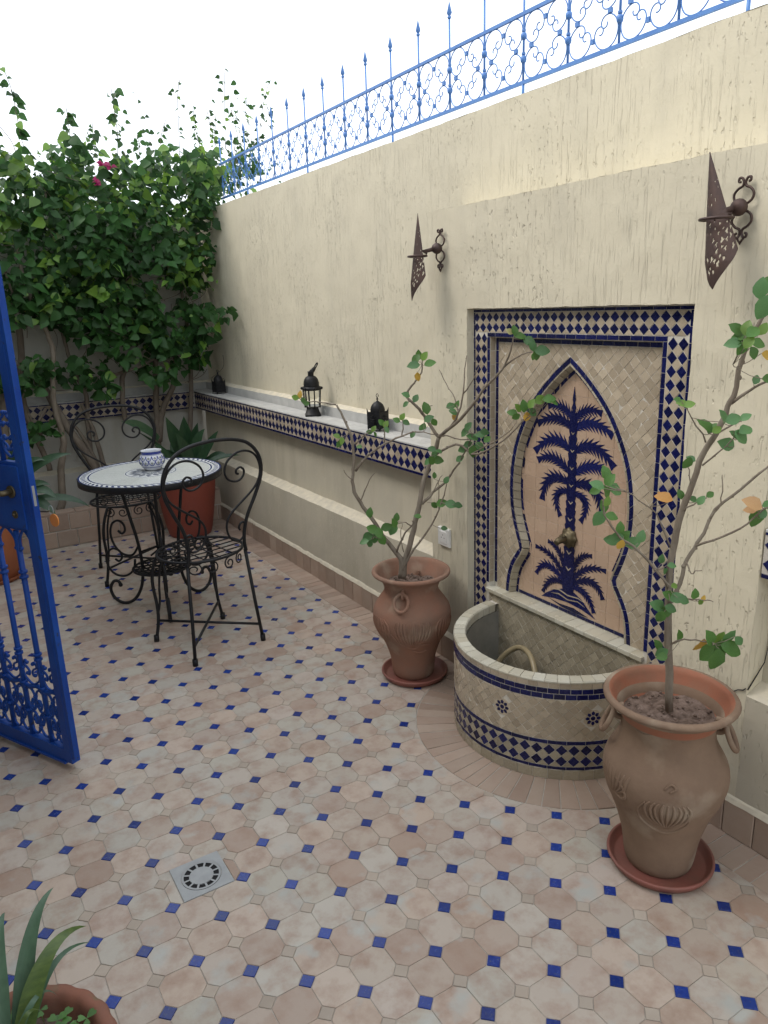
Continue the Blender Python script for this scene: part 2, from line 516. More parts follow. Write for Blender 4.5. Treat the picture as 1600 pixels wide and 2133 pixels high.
# ------------------------------------------------------------------ measured growth lines (metres)
LSHRUB=[
[(1.563,2.454,0.437,0.0133),(1.570,2.455,0.505,0.0124),(1.556,2.470,0.545,0.0116),(1.522,2.498,0.603,0.0108),(1.476,2.534,0.698,0.0100),(1.446,2.559,0.760,0.0092),(1.428,2.576,0.824,0.0084),(1.432,2.578,0.893,0.0076),(1.438,2.580,0.974,0.0068),(1.431,2.590,1.042,0.0061),(1.413,2.607,1.101,0.0053),(1.395,2.625,1.153,0.0046)],
[(1.395,2.625,1.153,0.0040),(1.362,2.646,1.160,0.0035),(1.323,2.672,1.169,0.0029),(1.286,2.696,1.172,0.0024),(1.268,2.708,1.190,0.0018)],
[(1.439,2.572,0.887,0.0064),(1.472,2.524,0.951,0.0055),(1.518,2.467,1.001,0.0046),(1.562,2.412,1.035,0.0038),(1.604,2.358,1.054,0.0029),(1.642,2.307,1.045,0.0021)],
[(1.443,2.569,0.994,0.0037),(1.468,2.535,1.036,0.0027),(1.489,2.503,1.061,0.0018)],
[(1.525,2.479,0.998,0.0033),(1.524,2.480,1.056,0.0025),(1.529,2.476,1.093,0.0018)],
[(1.581,2.442,1.029,0.0032),(1.587,2.439,1.072,0.0025),(1.581,2.442,1.101,0.0018)],
[(1.445,2.556,0.761,0.0037),(1.466,2.530,0.833,0.0028),(1.487,2.504,0.883,0.0018)],
[(1.415,2.552,0.856,0.0029),(1.394,2.566,0.877,0.0024),(1.385,2.572,0.901,0.0018)],
[(1.573,2.448,0.432,0.0152),(1.584,2.451,0.503,0.0144),(1.616,2.440,0.608,0.0136),(1.640,2.434,0.699,0.0129),(1.663,2.429,0.801,0.0122),(1.687,2.424,0.882,0.0115),(1.717,2.406,0.963,0.0108),(1.721,2.389,1.014,0.0100)],
[(1.721,2.389,1.014,0.0082),(1.696,2.430,1.079,0.0074),(1.664,2.442,1.127,0.0066),(1.622,2.460,1.176,0.0058),(1.624,2.450,1.203,0.0050),(1.648,2.425,1.247,0.0042),(1.658,2.409,1.273,0.0034),(1.658,2.401,1.315,0.0026),(1.666,2.386,1.335,0.0018)],
[(1.721,2.389,1.014,0.0091),(1.715,2.301,1.065,0.0080),(1.716,2.238,1.105,0.0070),(1.723,2.108,1.225,0.0059),(1.732,2.041,1.285,0.0049),(1.734,2.003,1.324,0.0041),(1.725,1.967,1.381,0.0032),(1.721,1.948,1.413,0.0024)],
[(1.734,2.025,1.300,0.0036),(1.748,1.970,1.339,0.0029),(1.754,1.901,1.361,0.0022),(1.741,1.847,1.365,0.0016)],
[(1.715,2.301,1.065,0.0053),(1.716,2.252,1.125,0.0044),(1.724,2.233,1.198,0.0035),(1.749,2.255,1.284,0.0026),(1.755,2.251,1.336,0.0017)],
[(1.716,2.252,1.125,0.0035),(1.734,2.297,1.174,0.0028),(1.755,2.379,1.221,0.0022),(1.730,2.391,1.278,0.0014)],
[(1.724,2.233,1.198,0.0031),(1.722,2.173,1.255,0.0022),(1.725,2.135,1.309,0.0013)],
[(1.697,2.402,0.935,0.0064),(1.732,2.290,0.999,0.0056),(1.752,2.218,0.969,0.0048),(1.732,2.118,0.994,0.0040),(1.715,1.992,1.054,0.0032),(1.719,1.902,1.130,0.0025),(1.729,1.861,1.160,0.0019)],
[(1.752,2.218,0.969,0.0032),(1.731,2.087,1.027,0.0025),(1.715,1.977,1.078,0.0018),(1.715,1.928,1.125,0.0013)],
[(1.654,2.418,0.744,0.0074),(1.695,2.397,0.792,0.0065),(1.736,2.377,0.827,0.0057),(1.754,2.336,0.883,0.0047),(1.754,2.289,0.935,0.0038),(1.754,2.243,0.993,0.0029),(1.752,2.211,1.044,0.0021)],
[(1.570,2.450,0.464,0.0066),(1.588,2.426,0.530,0.0056),(1.647,2.375,0.638,0.0046),(1.681,2.340,0.732,0.0037),(1.699,2.317,0.817,0.0027),(1.696,2.307,0.858,0.0018)],
[(1.687,2.349,0.729,0.0027),(1.696,2.355,0.810,0.0020),(1.697,2.366,0.847,0.0013)],
[(1.681,2.377,0.798,0.0027),(1.702,2.363,0.847,0.0020),(1.713,2.355,0.866,0.0013)],
[(1.551,2.462,0.548,0.0056),(1.580,2.431,0.633,0.0043),(1.603,2.404,0.676,0.0031),(1.591,2.400,0.689,0.0018)],
[(1.575,2.446,0.548,0.0022),(1.563,2.442,0.623,0.0018),(1.564,2.430,0.677,0.0013)],
[(1.514,2.486,0.607,0.0037),(1.490,2.483,0.621,0.0030),(1.462,2.481,0.623,0.0022),(1.428,2.483,0.613,0.0015)],
[(1.605,2.426,0.654,0.0033),(1.573,2.418,0.682,0.0024),(1.522,2.421,0.691,0.0015)],
[(1.721,2.389,1.014,0.0046),(1.715,2.329,1.028,0.0036),(1.736,2.265,1.020,0.0027),(1.754,2.214,1.025,0.0018)],
[(1.694,2.428,1.079,0.0029),(1.665,2.417,1.123,0.0022),(1.682,2.376,1.144,0.0014)],
]
LLEAF=[
(1.611,2.377,1.326,-130,0.047,0),
(1.637,2.396,1.337,80,0.043,0),
(1.614,2.325,1.339,60,0.038,1),
(1.649,2.338,1.311,20,0.046,0),
(1.589,2.359,1.307,180,0.050,3),
(1.598,2.347,1.263,-90,0.035,2),
(1.565,2.379,1.197,150,0.035,3),
(1.604,2.373,1.180,60,0.035,3),
(1.574,2.399,1.158,-150,0.031,3),
(1.648,2.367,1.139,100,0.051,0),
(1.649,2.352,1.100,30,0.043,3),
(1.643,2.388,1.063,-120,0.040,3),
(1.654,2.323,1.088,-60,0.035,0),
(1.733,2.320,1.144,20,0.043,3),
(1.705,2.268,1.128,-20,0.039,3),
(1.716,2.274,1.105,-40,0.031,2),
(1.724,2.271,1.155,80,0.031,0),
(1.717,1.943,1.432,90,0.039,0),
(1.715,1.965,1.428,150,0.028,5),
(1.732,1.930,1.413,0,0.046,0),
(1.752,1.910,1.396,-20,0.046,3),
(1.755,1.895,1.378,-60,0.038,3),
(1.745,1.865,1.354,-90,0.038,0),
(1.738,1.832,1.368,0,0.051,3),
(1.748,1.882,1.347,-120,0.028,0),
(1.723,1.955,1.155,160,0.039,0),
(1.719,1.921,1.175,120,0.035,1),
(1.715,1.889,1.185,90,0.045,0),
(1.717,1.854,1.197,60,0.038,1),
(1.726,1.825,1.212,30,0.044,1),
(1.744,1.800,1.215,10,0.044,0),
(1.726,1.859,1.167,-40,0.038,3),
(1.721,1.881,1.149,-90,0.038,2),
(1.716,1.930,1.145,-150,0.032,0),
(1.754,1.787,1.203,-20,0.031,0),
(1.755,2.171,1.049,170,0.042,3),
(1.753,2.213,1.034,150,0.050,3),
(1.735,2.218,1.076,60,0.038,3),
(1.752,2.140,1.062,-10,0.038,3),
(1.735,2.239,1.051,-140,0.043,3),
(1.747,2.162,1.005,-40,0.046,3),
(1.753,2.212,0.979,-100,0.050,0),
(1.750,2.269,0.980,-160,0.043,3),
(1.742,2.114,1.040,40,0.034,0),
(1.699,2.281,0.765,-5,0.052,3),
(1.688,2.330,0.761,20,0.048,0),
(1.691,2.383,0.741,-40,0.033,0),
(1.721,2.263,0.761,-10,0.036,3),
(1.440,2.474,0.733,90,0.044,0),
(1.439,2.456,0.670,160,0.052,0),
(1.455,2.432,0.657,110,0.048,0),
(1.472,2.500,0.612,-110,0.049,3),
(1.425,2.475,0.636,-160,0.052,3),
(1.477,2.447,0.619,-60,0.049,0),
(1.505,2.456,0.666,20,0.049,0),
(1.405,2.469,0.621,-170,0.040,3),
(1.450,2.502,0.596,-120,0.045,3),
(1.514,2.408,0.691,100,0.044,0),
(1.531,2.451,0.654,-120,0.057,3),
(1.551,2.451,0.699,80,0.037,0),
(1.209,2.604,1.200,160,0.031,1),
(1.238,2.622,1.207,90,0.031,2),
(1.260,2.641,1.181,-60,0.028,0),
(1.257,2.610,1.173,0,0.028,0),
(1.333,2.516,1.049,150,0.031,1),
(1.371,2.549,1.021,-90,0.032,1),
(1.367,2.567,1.006,-120,0.032,0),
(1.475,2.478,1.065,60,0.028,1),
(1.483,2.524,1.046,170,0.028,0),
(1.519,2.458,1.080,60,0.032,1),
(1.522,2.494,1.083,140,0.032,0),
(1.498,2.418,1.066,-60,0.027,3),
(1.549,2.385,1.114,60,0.031,1),
(1.566,2.453,1.092,150,0.032,0),
(1.575,2.399,1.088,-30,0.031,3),
(1.642,2.326,0.939,-60,0.043,0),
(1.706,2.376,0.926,-10,0.048,0),
(1.637,2.351,0.932,-150,0.036,3),
(1.685,2.368,0.955,70,0.036,3),
(1.491,2.493,1.039,-60,0.024,0),
(1.444,2.543,0.990,170,0.028,0),
(1.608,2.404,1.037,60,0.032,3),
(1.625,2.408,0.701,160,0.033,0),
(1.660,2.336,0.877,80,0.028,0),
(1.694,2.304,0.859,60,0.032,3),
(1.722,2.361,0.643,0,0.029,3),
(1.682,2.332,0.971,150,0.028,3),
(1.753,2.294,0.938,40,0.036,3),
(1.753,2.242,1.003,20,0.035,3),
(1.669,2.363,0.977,160,0.036,3),
]
RSHRUB=[
[(1.548,1.121,0.466,0.0127),(1.543,1.133,0.628,0.0118),(1.540,1.142,0.740,0.0112),(1.541,1.146,0.849,0.0105),(1.547,1.144,0.929,0.0100),(1.556,1.136,1.009,0.0095),(1.570,1.122,1.082,0.0090),(1.585,1.107,1.162,0.0085),(1.601,1.090,1.202,0.0081),(1.616,1.075,1.270,0.0077),(1.625,1.068,1.298,0.0072),(1.630,1.066,1.354,0.0068),(1.636,1.063,1.381,0.0064),(1.645,1.057,1.414,0.0060),(1.656,1.047,1.454,0.0056),(1.670,1.034,1.490,0.0052),(1.682,1.022,1.546,0.0048)],
[(1.620,1.072,1.278,0.0048),(1.628,1.034,1.310,0.0039),(1.635,0.995,1.335,0.0031),(1.647,0.950,1.366,0.0023)],
[(1.539,1.133,0.771,0.0075),(1.554,1.124,0.825,0.0068),(1.569,1.117,0.890,0.0060),(1.586,1.104,0.931,0.0053),(1.613,1.080,1.016,0.0046),(1.648,1.044,1.069,0.0038),(1.686,1.004,1.128,0.0031),(1.720,0.970,1.165,0.0025)],
[(1.567,1.095,0.930,0.0039),(1.592,1.039,0.963,0.0034),(1.608,0.995,1.000,0.0028),(1.614,0.967,1.037,0.0023),(1.617,0.942,1.059,0.0018)],
[(1.533,1.141,0.814,0.0050),(1.488,1.174,0.884,0.0043),(1.454,1.193,0.925,0.0037),(1.421,1.210,0.953,0.0032),(1.395,1.218,0.987,0.0026),(1.371,1.222,1.028,0.0020),(1.359,1.210,1.059,0.0015)],
[(1.532,1.142,0.920,0.0027),(1.493,1.163,1.010,0.0022),(1.451,1.186,1.047,0.0017),(1.415,1.201,1.075,0.0012)],
[(1.569,1.093,1.191,0.0024),(1.535,1.113,1.250,0.0017),(1.512,1.119,1.280,0.0010)],
[(1.541,1.131,0.652,0.0039),(1.541,1.102,0.681,0.0030),(1.550,1.062,0.691,0.0023),(1.563,1.015,0.696,0.0015)],
[(1.539,1.133,0.788,0.0030),(1.548,1.093,0.793,0.0024),(1.556,1.053,0.801,0.0018),(1.554,1.028,0.808,0.0012)],
[(1.566,1.096,1.132,0.0031),(1.571,1.055,1.172,0.0022),(1.571,1.022,1.206,0.0014)],
[(1.583,1.073,1.211,0.0031),(1.588,1.041,1.234,0.0022),(1.591,1.010,1.249,0.0014)],
[(1.547,1.123,1.017,0.0029),(1.552,1.090,1.045,0.0022),(1.550,1.067,1.060,0.0014)],
[(1.554,1.113,1.082,0.0024),(1.550,1.119,1.118,0.0018),(1.545,1.125,1.141,0.0012)],
[(1.599,1.085,0.996,0.0024),(1.613,1.071,1.033,0.0020),(1.617,1.072,1.080,0.0015),(1.617,1.077,1.103,0.0011)],
[(1.555,1.111,0.885,0.0025),(1.558,1.096,0.857,0.0021),(1.557,1.086,0.867,0.0016),(1.559,1.071,0.873,0.0012)],
[(1.602,1.047,1.357,0.0019),(1.599,1.051,1.364,0.0015),(1.595,1.057,1.366,0.0012)],
]
RLEAF=[
(1.588,1.004,1.536,90,0.046,3),
(1.559,0.974,1.497,-110,0.055,3),
(1.605,1.000,1.546,60,0.038,0),
(1.571,1.028,1.435,170,0.043,0),
(1.563,1.036,1.451,140,0.038,0),
(1.567,1.015,1.454,80,0.035,1),
(1.565,0.997,1.446,30,0.038,0),
(1.607,1.009,1.418,-10,0.036,0),
(1.561,1.018,1.410,-120,0.033,0),
(1.548,1.031,1.421,180,0.038,3),
(1.611,1.004,1.449,60,0.031,1),
(1.611,0.989,1.392,-20,0.031,2),
(1.555,0.999,1.424,60,0.032,1),
(1.572,1.039,1.430,-160,0.033,3),
(1.566,0.992,1.400,-70,0.030,0),
(1.565,1.095,1.230,130,0.044,0),
(1.578,1.088,1.221,70,0.031,0),
(1.556,1.058,1.224,30,0.026,1),
(1.628,1.019,1.336,60,0.026,3),
(1.576,0.960,1.346,0,0.028,0),
(1.564,1.049,1.254,110,0.039,3),
(1.539,1.008,1.256,20,0.038,3),
(1.584,1.008,1.256,40,0.028,3),
(1.554,0.994,1.216,-40,0.043,3),
(1.561,0.989,1.232,20,0.038,3),
(1.579,1.044,1.189,160,0.044,3),
(1.556,1.013,1.218,130,0.028,3),
(1.490,1.082,1.150,-110,0.033,0),
(1.504,1.083,1.159,150,0.023,3),
(1.483,1.134,1.059,160,0.044,6),
(1.486,1.149,1.065,140,0.013,6),
(1.585,0.969,1.061,150,0.049,7),
(1.627,0.985,1.016,-100,0.051,0),
(1.622,0.965,1.030,60,0.026,3),
(1.629,0.960,1.051,0,0.032,3),
(1.597,0.983,1.040,170,0.029,7),
(1.435,1.275,1.102,100,0.040,0),
(1.425,1.253,1.089,60,0.037,0),
(1.377,1.248,1.085,150,0.039,3),
(1.431,1.264,1.055,-60,0.045,0),
(1.463,1.266,1.056,-20,0.048,3),
(1.399,1.275,1.062,-160,0.032,0),
(1.442,1.282,1.011,110,0.035,0),
(1.405,1.240,1.039,70,0.029,1),
(1.411,1.269,0.988,-130,0.045,3),
(1.419,1.235,1.000,-10,0.034,0),
(1.432,1.218,0.971,90,0.032,0),
(1.447,1.255,0.927,170,0.041,3),
(1.446,1.216,0.946,60,0.037,0),
(1.492,1.224,0.919,30,0.044,3),
(1.470,1.184,0.949,70,0.035,3),
(1.407,1.193,0.938,-110,0.029,2),
(1.422,1.221,0.944,-170,0.045,3),
(1.538,1.143,1.279,160,0.029,1),
(1.511,1.104,1.283,20,0.028,1),
(1.466,1.102,1.298,160,0.020,0),
(1.534,1.046,1.075,30,0.023,0),
(1.508,1.051,1.064,60,0.026,3),
(1.574,1.118,1.042,150,0.027,3),
(1.554,1.141,1.053,110,0.027,0),
(1.521,1.158,0.886,90,0.025,3),
(1.520,1.125,0.879,0,0.024,3),
(1.525,1.147,0.856,-60,0.022,3),
(1.491,1.092,0.842,0,0.021,1),
(1.506,1.092,0.807,20,0.040,3),
(1.514,1.121,0.802,160,0.035,0),
(1.534,1.064,0.818,90,0.030,0),
(1.495,1.066,0.812,-20,0.032,3),
(1.598,1.084,0.785,40,0.020,2),
(1.493,1.136,0.774,150,0.046,3),
(1.507,1.127,0.756,-140,0.041,0),
(1.501,1.105,0.775,-20,0.033,3),
(1.482,1.120,0.752,-120,0.035,0),
(1.545,1.054,0.797,-60,0.019,1),
(1.557,1.114,0.681,90,0.034,0),
(1.520,1.148,0.651,110,0.037,0),
(1.497,1.120,0.649,-150,0.036,3),
(1.469,1.096,0.656,180,0.030,0),
(1.583,1.072,0.663,-110,0.048,2),
(1.553,1.024,0.710,110,0.047,0),
(1.577,1.044,0.656,-140,0.056,0),
(1.542,0.997,0.666,-100,0.060,0),
(1.598,1.028,0.693,60,0.042,1),
(1.592,0.990,0.684,-20,0.058,0),
(1.597,1.003,0.712,40,0.039,3),
(1.581,1.009,0.688,0,0.042,0),
(1.597,0.977,0.709,-50,0.030,3),
(1.591,1.020,0.662,-60,0.042,0),
]
VTRUNK=[
[(0.695,5.450,1.996,0.0106),(0.680,5.457,1.890,0.0116),(0.696,5.463,1.768,0.0125),(0.715,5.470,1.644,0.0135),(0.749,5.477,1.535,0.0144),(0.779,5.483,1.432,0.0154),(0.804,5.490,1.310,0.0164),(0.782,5.497,1.150,0.0174),(0.766,5.503,1.006,0.0184),(0.770,5.510,0.875,0.0194),(0.783,5.517,0.764,0.0205),(0.789,5.523,0.689,0.0215),(0.767,5.530,0.572,0.0226),(0.745,5.537,0.472,0.0236),(0.729,5.543,0.283,0.0248),(0.704,5.550,0.208,0.0259)],
[(0.654,5.620,1.184,0.0219),(0.725,5.603,1.067,0.0234),(0.784,5.586,0.915,0.0250),(0.839,5.569,0.771,0.0266),(0.912,5.551,0.628,0.0282),(0.966,5.534,0.492,0.0299),(0.999,5.517,0.350,0.0316),(1.021,5.500,0.207,0.0332)],
[(0.874,5.600,0.804,0.0110),(0.940,5.580,0.673,0.0129),(0.990,5.560,0.513,0.0148),(1.023,5.540,0.342,0.0167),(1.041,5.520,0.200,0.0185)],
[(0.956,5.600,0.931,0.0110),(0.988,5.590,0.803,0.0132),(1.015,5.580,0.698,0.0155),(1.037,5.570,0.505,0.0178),(1.060,5.560,0.333,0.0201),(1.063,5.550,0.190,0.0224)],
[(1.577,5.680,1.698,0.0189),(1.538,5.658,1.531,0.0198),(1.523,5.637,1.273,0.0207),(1.488,5.615,0.984,0.0216),(1.465,5.593,0.776,0.0225),(1.450,5.572,0.601,0.0234),(1.429,5.550,0.314,0.0245)],
[(1.660,5.620,1.203,0.0189),(1.610,5.600,0.996,0.0201),(1.510,5.580,0.826,0.0212),(1.454,5.560,0.602,0.0224)],
[(1.779,5.660,1.557,0.0153),(1.778,5.644,1.349,0.0164),(1.768,5.628,1.132,0.0175),(1.722,5.612,0.747,0.0186),(1.676,5.596,0.532,0.0198),(1.618,5.580,0.280,0.0210)],
[(0.892,5.640,1.553,0.0110),(0.904,5.632,1.386,0.0125),(0.945,5.624,1.150,0.0140),(0.997,5.616,0.976,0.0155),(0.982,5.608,0.826,0.0170),(0.970,5.600,0.551,0.0185)],
[(1.389,5.640,1.271,0.0187),(1.275,5.627,1.115,0.0186),(1.244,5.613,0.975,0.0186),(1.239,5.600,0.764,0.0186)],
[(1.096,5.550,1.093,0.0109),(1.261,5.562,1.127,0.0106),(1.411,5.575,1.166,0.0102),(1.581,5.587,1.251,0.0098),(1.685,5.600,1.355,0.0094)],
[(0.541,5.550,1.412,0.0215),(0.505,5.550,1.230,0.0237),(0.470,5.550,1.007,0.0259),(0.439,5.550,0.857,0.0281),(0.440,5.550,0.597,0.0305),(0.424,5.550,0.298,0.0330)],
[(1.227,5.700,1.558,0.0056),(1.199,5.700,1.391,0.0056),(1.197,5.700,1.243,0.0056)],
[(1.592,5.700,1.719,0.0190),(1.529,5.700,1.538,0.0190)],
[(0.645,5.680,1.493,0.0220),(0.627,5.664,1.267,0.0213),(0.590,5.648,1.091,0.0205),(0.604,5.632,0.830,0.0198),(0.653,5.616,0.659,0.0191),(0.688,5.600,0.486,0.0184)],
[(1.283,5.680,1.407,0.0112),(1.307,5.680,1.572,0.0094),(1.310,5.680,1.703,0.0075)],
[(1.637,5.500,1.821,0.0111),(1.702,5.533,1.952,0.0112),(1.743,5.567,1.824,0.0113),(1.750,5.600,1.625,0.0113)],
[(0.824,5.500,2.089,0.0108),(0.871,5.500,2.177,0.0090),(0.902,5.500,2.292,0.0072)],
[(1.315,5.600,1.700,0.0111),(1.490,5.550,1.888,0.0093),(1.598,5.500,2.075,0.0074)],
[(0.594,5.500,1.826,0.0071),(0.605,5.500,1.753,0.0071),(0.613,5.500,1.674,0.0071)],
[(0.599,5.500,0.910,0.0089),(0.651,5.500,0.758,0.0090),(0.742,5.500,0.863,0.0090)],
[(0.359,5.500,0.485,0.0144),(0.464,5.500,0.601,0.0132),(0.609,5.500,0.779,0.0120),(0.706,5.500,0.931,0.0108)],
]
VBLOB=[
(0.691,5.500,2.283,0.225,0.222,1.0),
(0.477,5.500,2.274,0.160,0.244,1.0),
(0.888,5.500,2.292,0.235,0.199,1.0),
(1.156,5.500,2.332,0.247,0.218,1.0),
(1.465,5.500,2.331,0.263,0.195,1.0),
(1.764,5.500,2.360,0.261,0.246,1.0),
(1.951,5.500,2.337,0.150,0.220,1.0),
(0.423,5.500,1.941,0.189,0.251,1.0),
(0.629,5.500,2.056,0.097,0.170,0.5),
(0.908,5.500,2.032,0.208,0.218,1.0),
(1.143,5.500,2.006,0.251,0.224,1.0),
(1.426,5.500,2.010,0.266,0.215,1.0),
(1.713,5.500,2.045,0.245,0.189,1.0),
(1.918,5.500,2.016,0.126,0.241,1.0),
(0.837,5.500,1.735,0.239,0.164,1.0),
(1.054,5.500,1.793,0.249,0.182,1.0),
(1.299,5.500,1.760,0.229,0.202,1.0),
(1.536,5.500,1.821,0.204,0.111,0.7),
(1.810,5.500,1.820,0.125,0.179,0.8),
(0.656,5.500,1.679,0.143,0.118,0.8),
(0.421,5.500,1.596,0.165,0.202,1.0),
(0.964,5.500,1.580,0.232,0.153,1.0),
(0.752,5.500,1.556,0.177,0.105,0.8),
(1.216,5.500,1.604,0.145,0.110,0.7),
(1.034,5.500,1.420,0.157,0.079,0.6),
(1.292,5.500,1.441,0.132,0.128,0.9),
(1.453,5.500,1.401,0.171,0.131,1.0),
(1.659,5.500,1.391,0.214,0.150,1.0),
(1.793,5.500,1.487,0.090,0.167,0.8),
(1.439,5.500,1.565,0.101,0.081,0.7),
(1.181,5.500,1.333,0.097,0.064,0.7),
(1.730,5.500,1.234,0.108,0.119,0.9),
(1.543,5.500,1.296,0.139,0.083,0.8),
(0.682,5.500,1.173,0.133,0.109,0.8),
(1.016,5.500,1.164,0.120,0.112,0.8),
(0.840,5.500,1.129,0.076,0.057,0.6),
(1.098,5.500,1.060,0.064,0.082,0.6),
(1.471,5.500,1.115,0.132,0.074,0.7),
(1.264,5.500,1.213,0.083,0.066,0.6),
(0.522,5.500,1.169,0.086,0.122,0.6),
(0.355,5.500,1.182,0.139,0.179,0.7),
(0.700,5.500,1.092,0.074,0.047,0.5),
(0.624,5.500,0.778,0.060,0.080,0.7),
(0.735,5.500,0.814,0.046,0.058,0.7),
(0.589,5.500,0.846,0.044,0.063,0.5),
(1.816,5.250,1.502,0.088,0.071,0.6),
(1.887,5.200,1.515,0.049,0.048,0.7),
(1.787,5.300,1.388,0.056,0.039,0.6),
(1.990,5.500,2.557,0.142,0.093,0.6),
(2.313,5.800,2.493,0.117,0.135,0.4),
(2.420,5.850,2.608,0.079,0.102,0.4),
(1.065,5.500,2.528,0.089,0.085,0.8),
(1.187,5.500,2.564,0.076,0.100,0.5),
]
VSHOOT=[
([(0.847,5.600,2.502),(0.821,5.600,2.612),(0.814,5.600,2.749),(0.807,5.600,2.884),(0.783,5.600,2.993)],14),
([(1.166,5.600,2.493),(1.122,5.600,2.606),(1.117,5.600,2.719),(1.116,5.600,2.818)],14),
([(1.403,5.600,2.537),(1.422,5.600,2.686),(1.419,5.600,2.831),(1.416,5.600,2.960)],14),
([(1.262,5.600,2.528),(1.262,5.600,2.645),(1.267,5.600,2.746)],7),
([(1.548,5.600,2.546),(1.559,5.600,2.637),(1.550,5.600,2.696)],5),
([(1.714,5.600,2.557),(1.711,5.600,2.678),(1.759,5.600,2.802)],6),
([(1.834,5.600,2.564),(1.847,5.600,2.780),(1.860,5.600,2.961),(1.888,5.600,3.068)],7),
([(1.994,5.600,2.606),(1.968,5.600,2.759),(1.962,5.600,2.896)],12),
([(2.233,5.900,2.672),(2.081,5.600,2.768),(2.060,5.600,2.905)],9),
([(2.294,5.900,2.709),(2.312,5.900,2.975),(2.336,5.900,3.236)],6),
([(2.411,5.900,2.717),(2.387,5.900,2.883),(2.359,5.900,2.996)],8),
([(2.473,5.900,2.755),(2.479,5.900,2.957),(2.502,5.900,3.092)],8),
([(2.573,5.900,2.763),(2.610,5.900,2.969),(2.664,5.900,3.141),(2.711,5.900,3.229)],8),
([(2.662,5.900,2.872),(2.671,5.900,2.974),(2.657,5.900,3.057)],5),
([(0.989,5.600,2.497),(0.970,5.600,2.567),(0.960,5.600,2.594)],4),
([(0.702,5.600,2.465),(0.688,5.600,2.547),(0.695,5.600,2.685)],6),
([(2.484,5.900,2.654),(2.533,5.900,2.760),(2.639,5.900,2.836)],6),
]
STRAP1=[((1.513,5.050,0.443),(1.438,5.020,0.643),(1.359,4.970,0.860),0.099,0),((1.558,5.120,0.425),(1.501,5.090,0.626),(1.502,5.040,0.844),0.101,0),((1.585,5.150,0.416),(1.554,5.120,0.615),(1.603,5.070,0.784),0.077,0),((1.522,5.000,0.450),(1.518,4.970,0.673),(1.601,4.920,0.759),0.069,1),((1.569,5.100,0.426),(1.647,5.070,0.610),(1.728,5.020,0.719),0.059,0),((1.545,5.000,0.447),(1.644,4.970,0.574),(1.840,4.920,0.545),0.040,0),((1.576,5.100,0.425),(1.696,5.070,0.569),(1.764,5.020,0.550),0.053,0),((1.498,5.000,0.454),(1.321,4.970,0.665),(1.150,4.920,0.794),0.023,0),((1.290,4.950,0.720),(1.200,4.920,0.829),(1.049,4.870,0.873),0.074,0),((1.528,5.100,0.432),(1.409,5.070,0.607),(1.299,5.020,0.628),0.059,1),((1.506,4.980,0.456),(1.486,4.950,0.581),(1.391,4.900,0.763),0.081,0),((1.483,5.000,0.405),(1.374,4.970,0.560),(1.247,4.920,0.697),0.046,0),((1.499,4.980,0.457),(1.565,4.950,0.537),(1.600,4.900,0.656),0.063,1)]
STRAP2=[((0.309,4.750,0.456),(0.505,4.720,0.761),(0.704,4.670,0.742),0.061,0),((0.306,4.700,0.467),(0.495,4.670,0.657),(0.582,4.620,0.495),0.066,0),((0.312,4.800,0.444),(0.614,4.770,0.554),(0.771,4.720,0.394),0.049,0),((0.330,4.700,0.463),(0.473,4.670,0.589),(0.563,4.620,0.396),0.072,0),((0.287,4.800,0.449),(0.428,4.770,0.721),(0.489,4.720,1.000),0.062,0),((0.296,4.750,0.458),(0.461,4.720,0.639),(0.562,4.670,0.575),0.055,0),((0.284,4.750,0.460),(0.245,4.720,0.699),(0.162,4.670,0.800),0.067,0),((0.312,4.800,0.444),(0.463,4.770,0.788),(0.562,4.720,0.711),0.049,1)]
STRAP3=[((-0.067,1.220,0.422),(-0.006,1.250,0.478),(0.057,1.320,0.507),0.051,0),((-0.063,1.180,0.447),(0.004,1.210,0.481),(0.097,1.280,0.429),0.054,1),((-0.058,1.200,0.420),(0.008,1.230,0.435),(0.100,1.300,0.373),0.027,2),((-0.057,1.140,0.467),(-0.013,1.170,0.450),(0.028,1.240,0.344),0.020,2),((-0.068,1.220,0.438),(-0.051,1.250,0.483),(-0.027,1.320,0.495),0.044,0),((-0.063,1.100,0.491),(-0.024,1.130,0.456),(0.001,1.200,0.361),0.017,1)]
FROND=[((-0.001, 1.121), (0.041, 1.184), (0.114, 1.165), 0.0179),((0.0, 1.094), (0.074, 1.153), (0.164, 1.101), 0.0211),((0.004, 1.015), (0.091, 1.089), (0.176, 1.001), 0.0221),((0.006, 0.937), (0.089, 1.009), (0.16, 0.967), 0.02),((0.008, 0.901), (0.127, 0.95), (0.141, 0.83), 0.0211),((0.007, 0.873), (0.11, 0.876), (0.054, 0.783), 0.0158),((0.017, 0.541), (0.065, 0.632), (0.165, 0.629), 0.0137),((0.017, 0.532), (0.125, 0.614), (0.161, 0.53), 0.0158),((0.017, 0.523), (0.092, 0.546), (0.124, 0.467), 0.0148)]

# ================================================================== structure
A = 0.10014                   # octagon pitch of the floor
U0, V0 = -0.3698, 2.8547      # blue squares at x-y = U0 + 2A k, x+y = V0 + 2A l
FX, FY = 1.83, 1.815          # centre of the round basin
RB, RP = .377, .525           # basin radius, outer radius of the radial paving
PX = 1.80                     # front of plinth, panel and shelf
UX = 1.97                     # upper wall
WY = 1.824                    # centre line of the fountain
KY = 5.32                     # front of planting bed kerb


def disp(p, amp):
    q = Vector(p)
    return q + noise.noise_vector(q * 9) * amp * .7 + noise.noise_vector(q * 38) * amp * .6


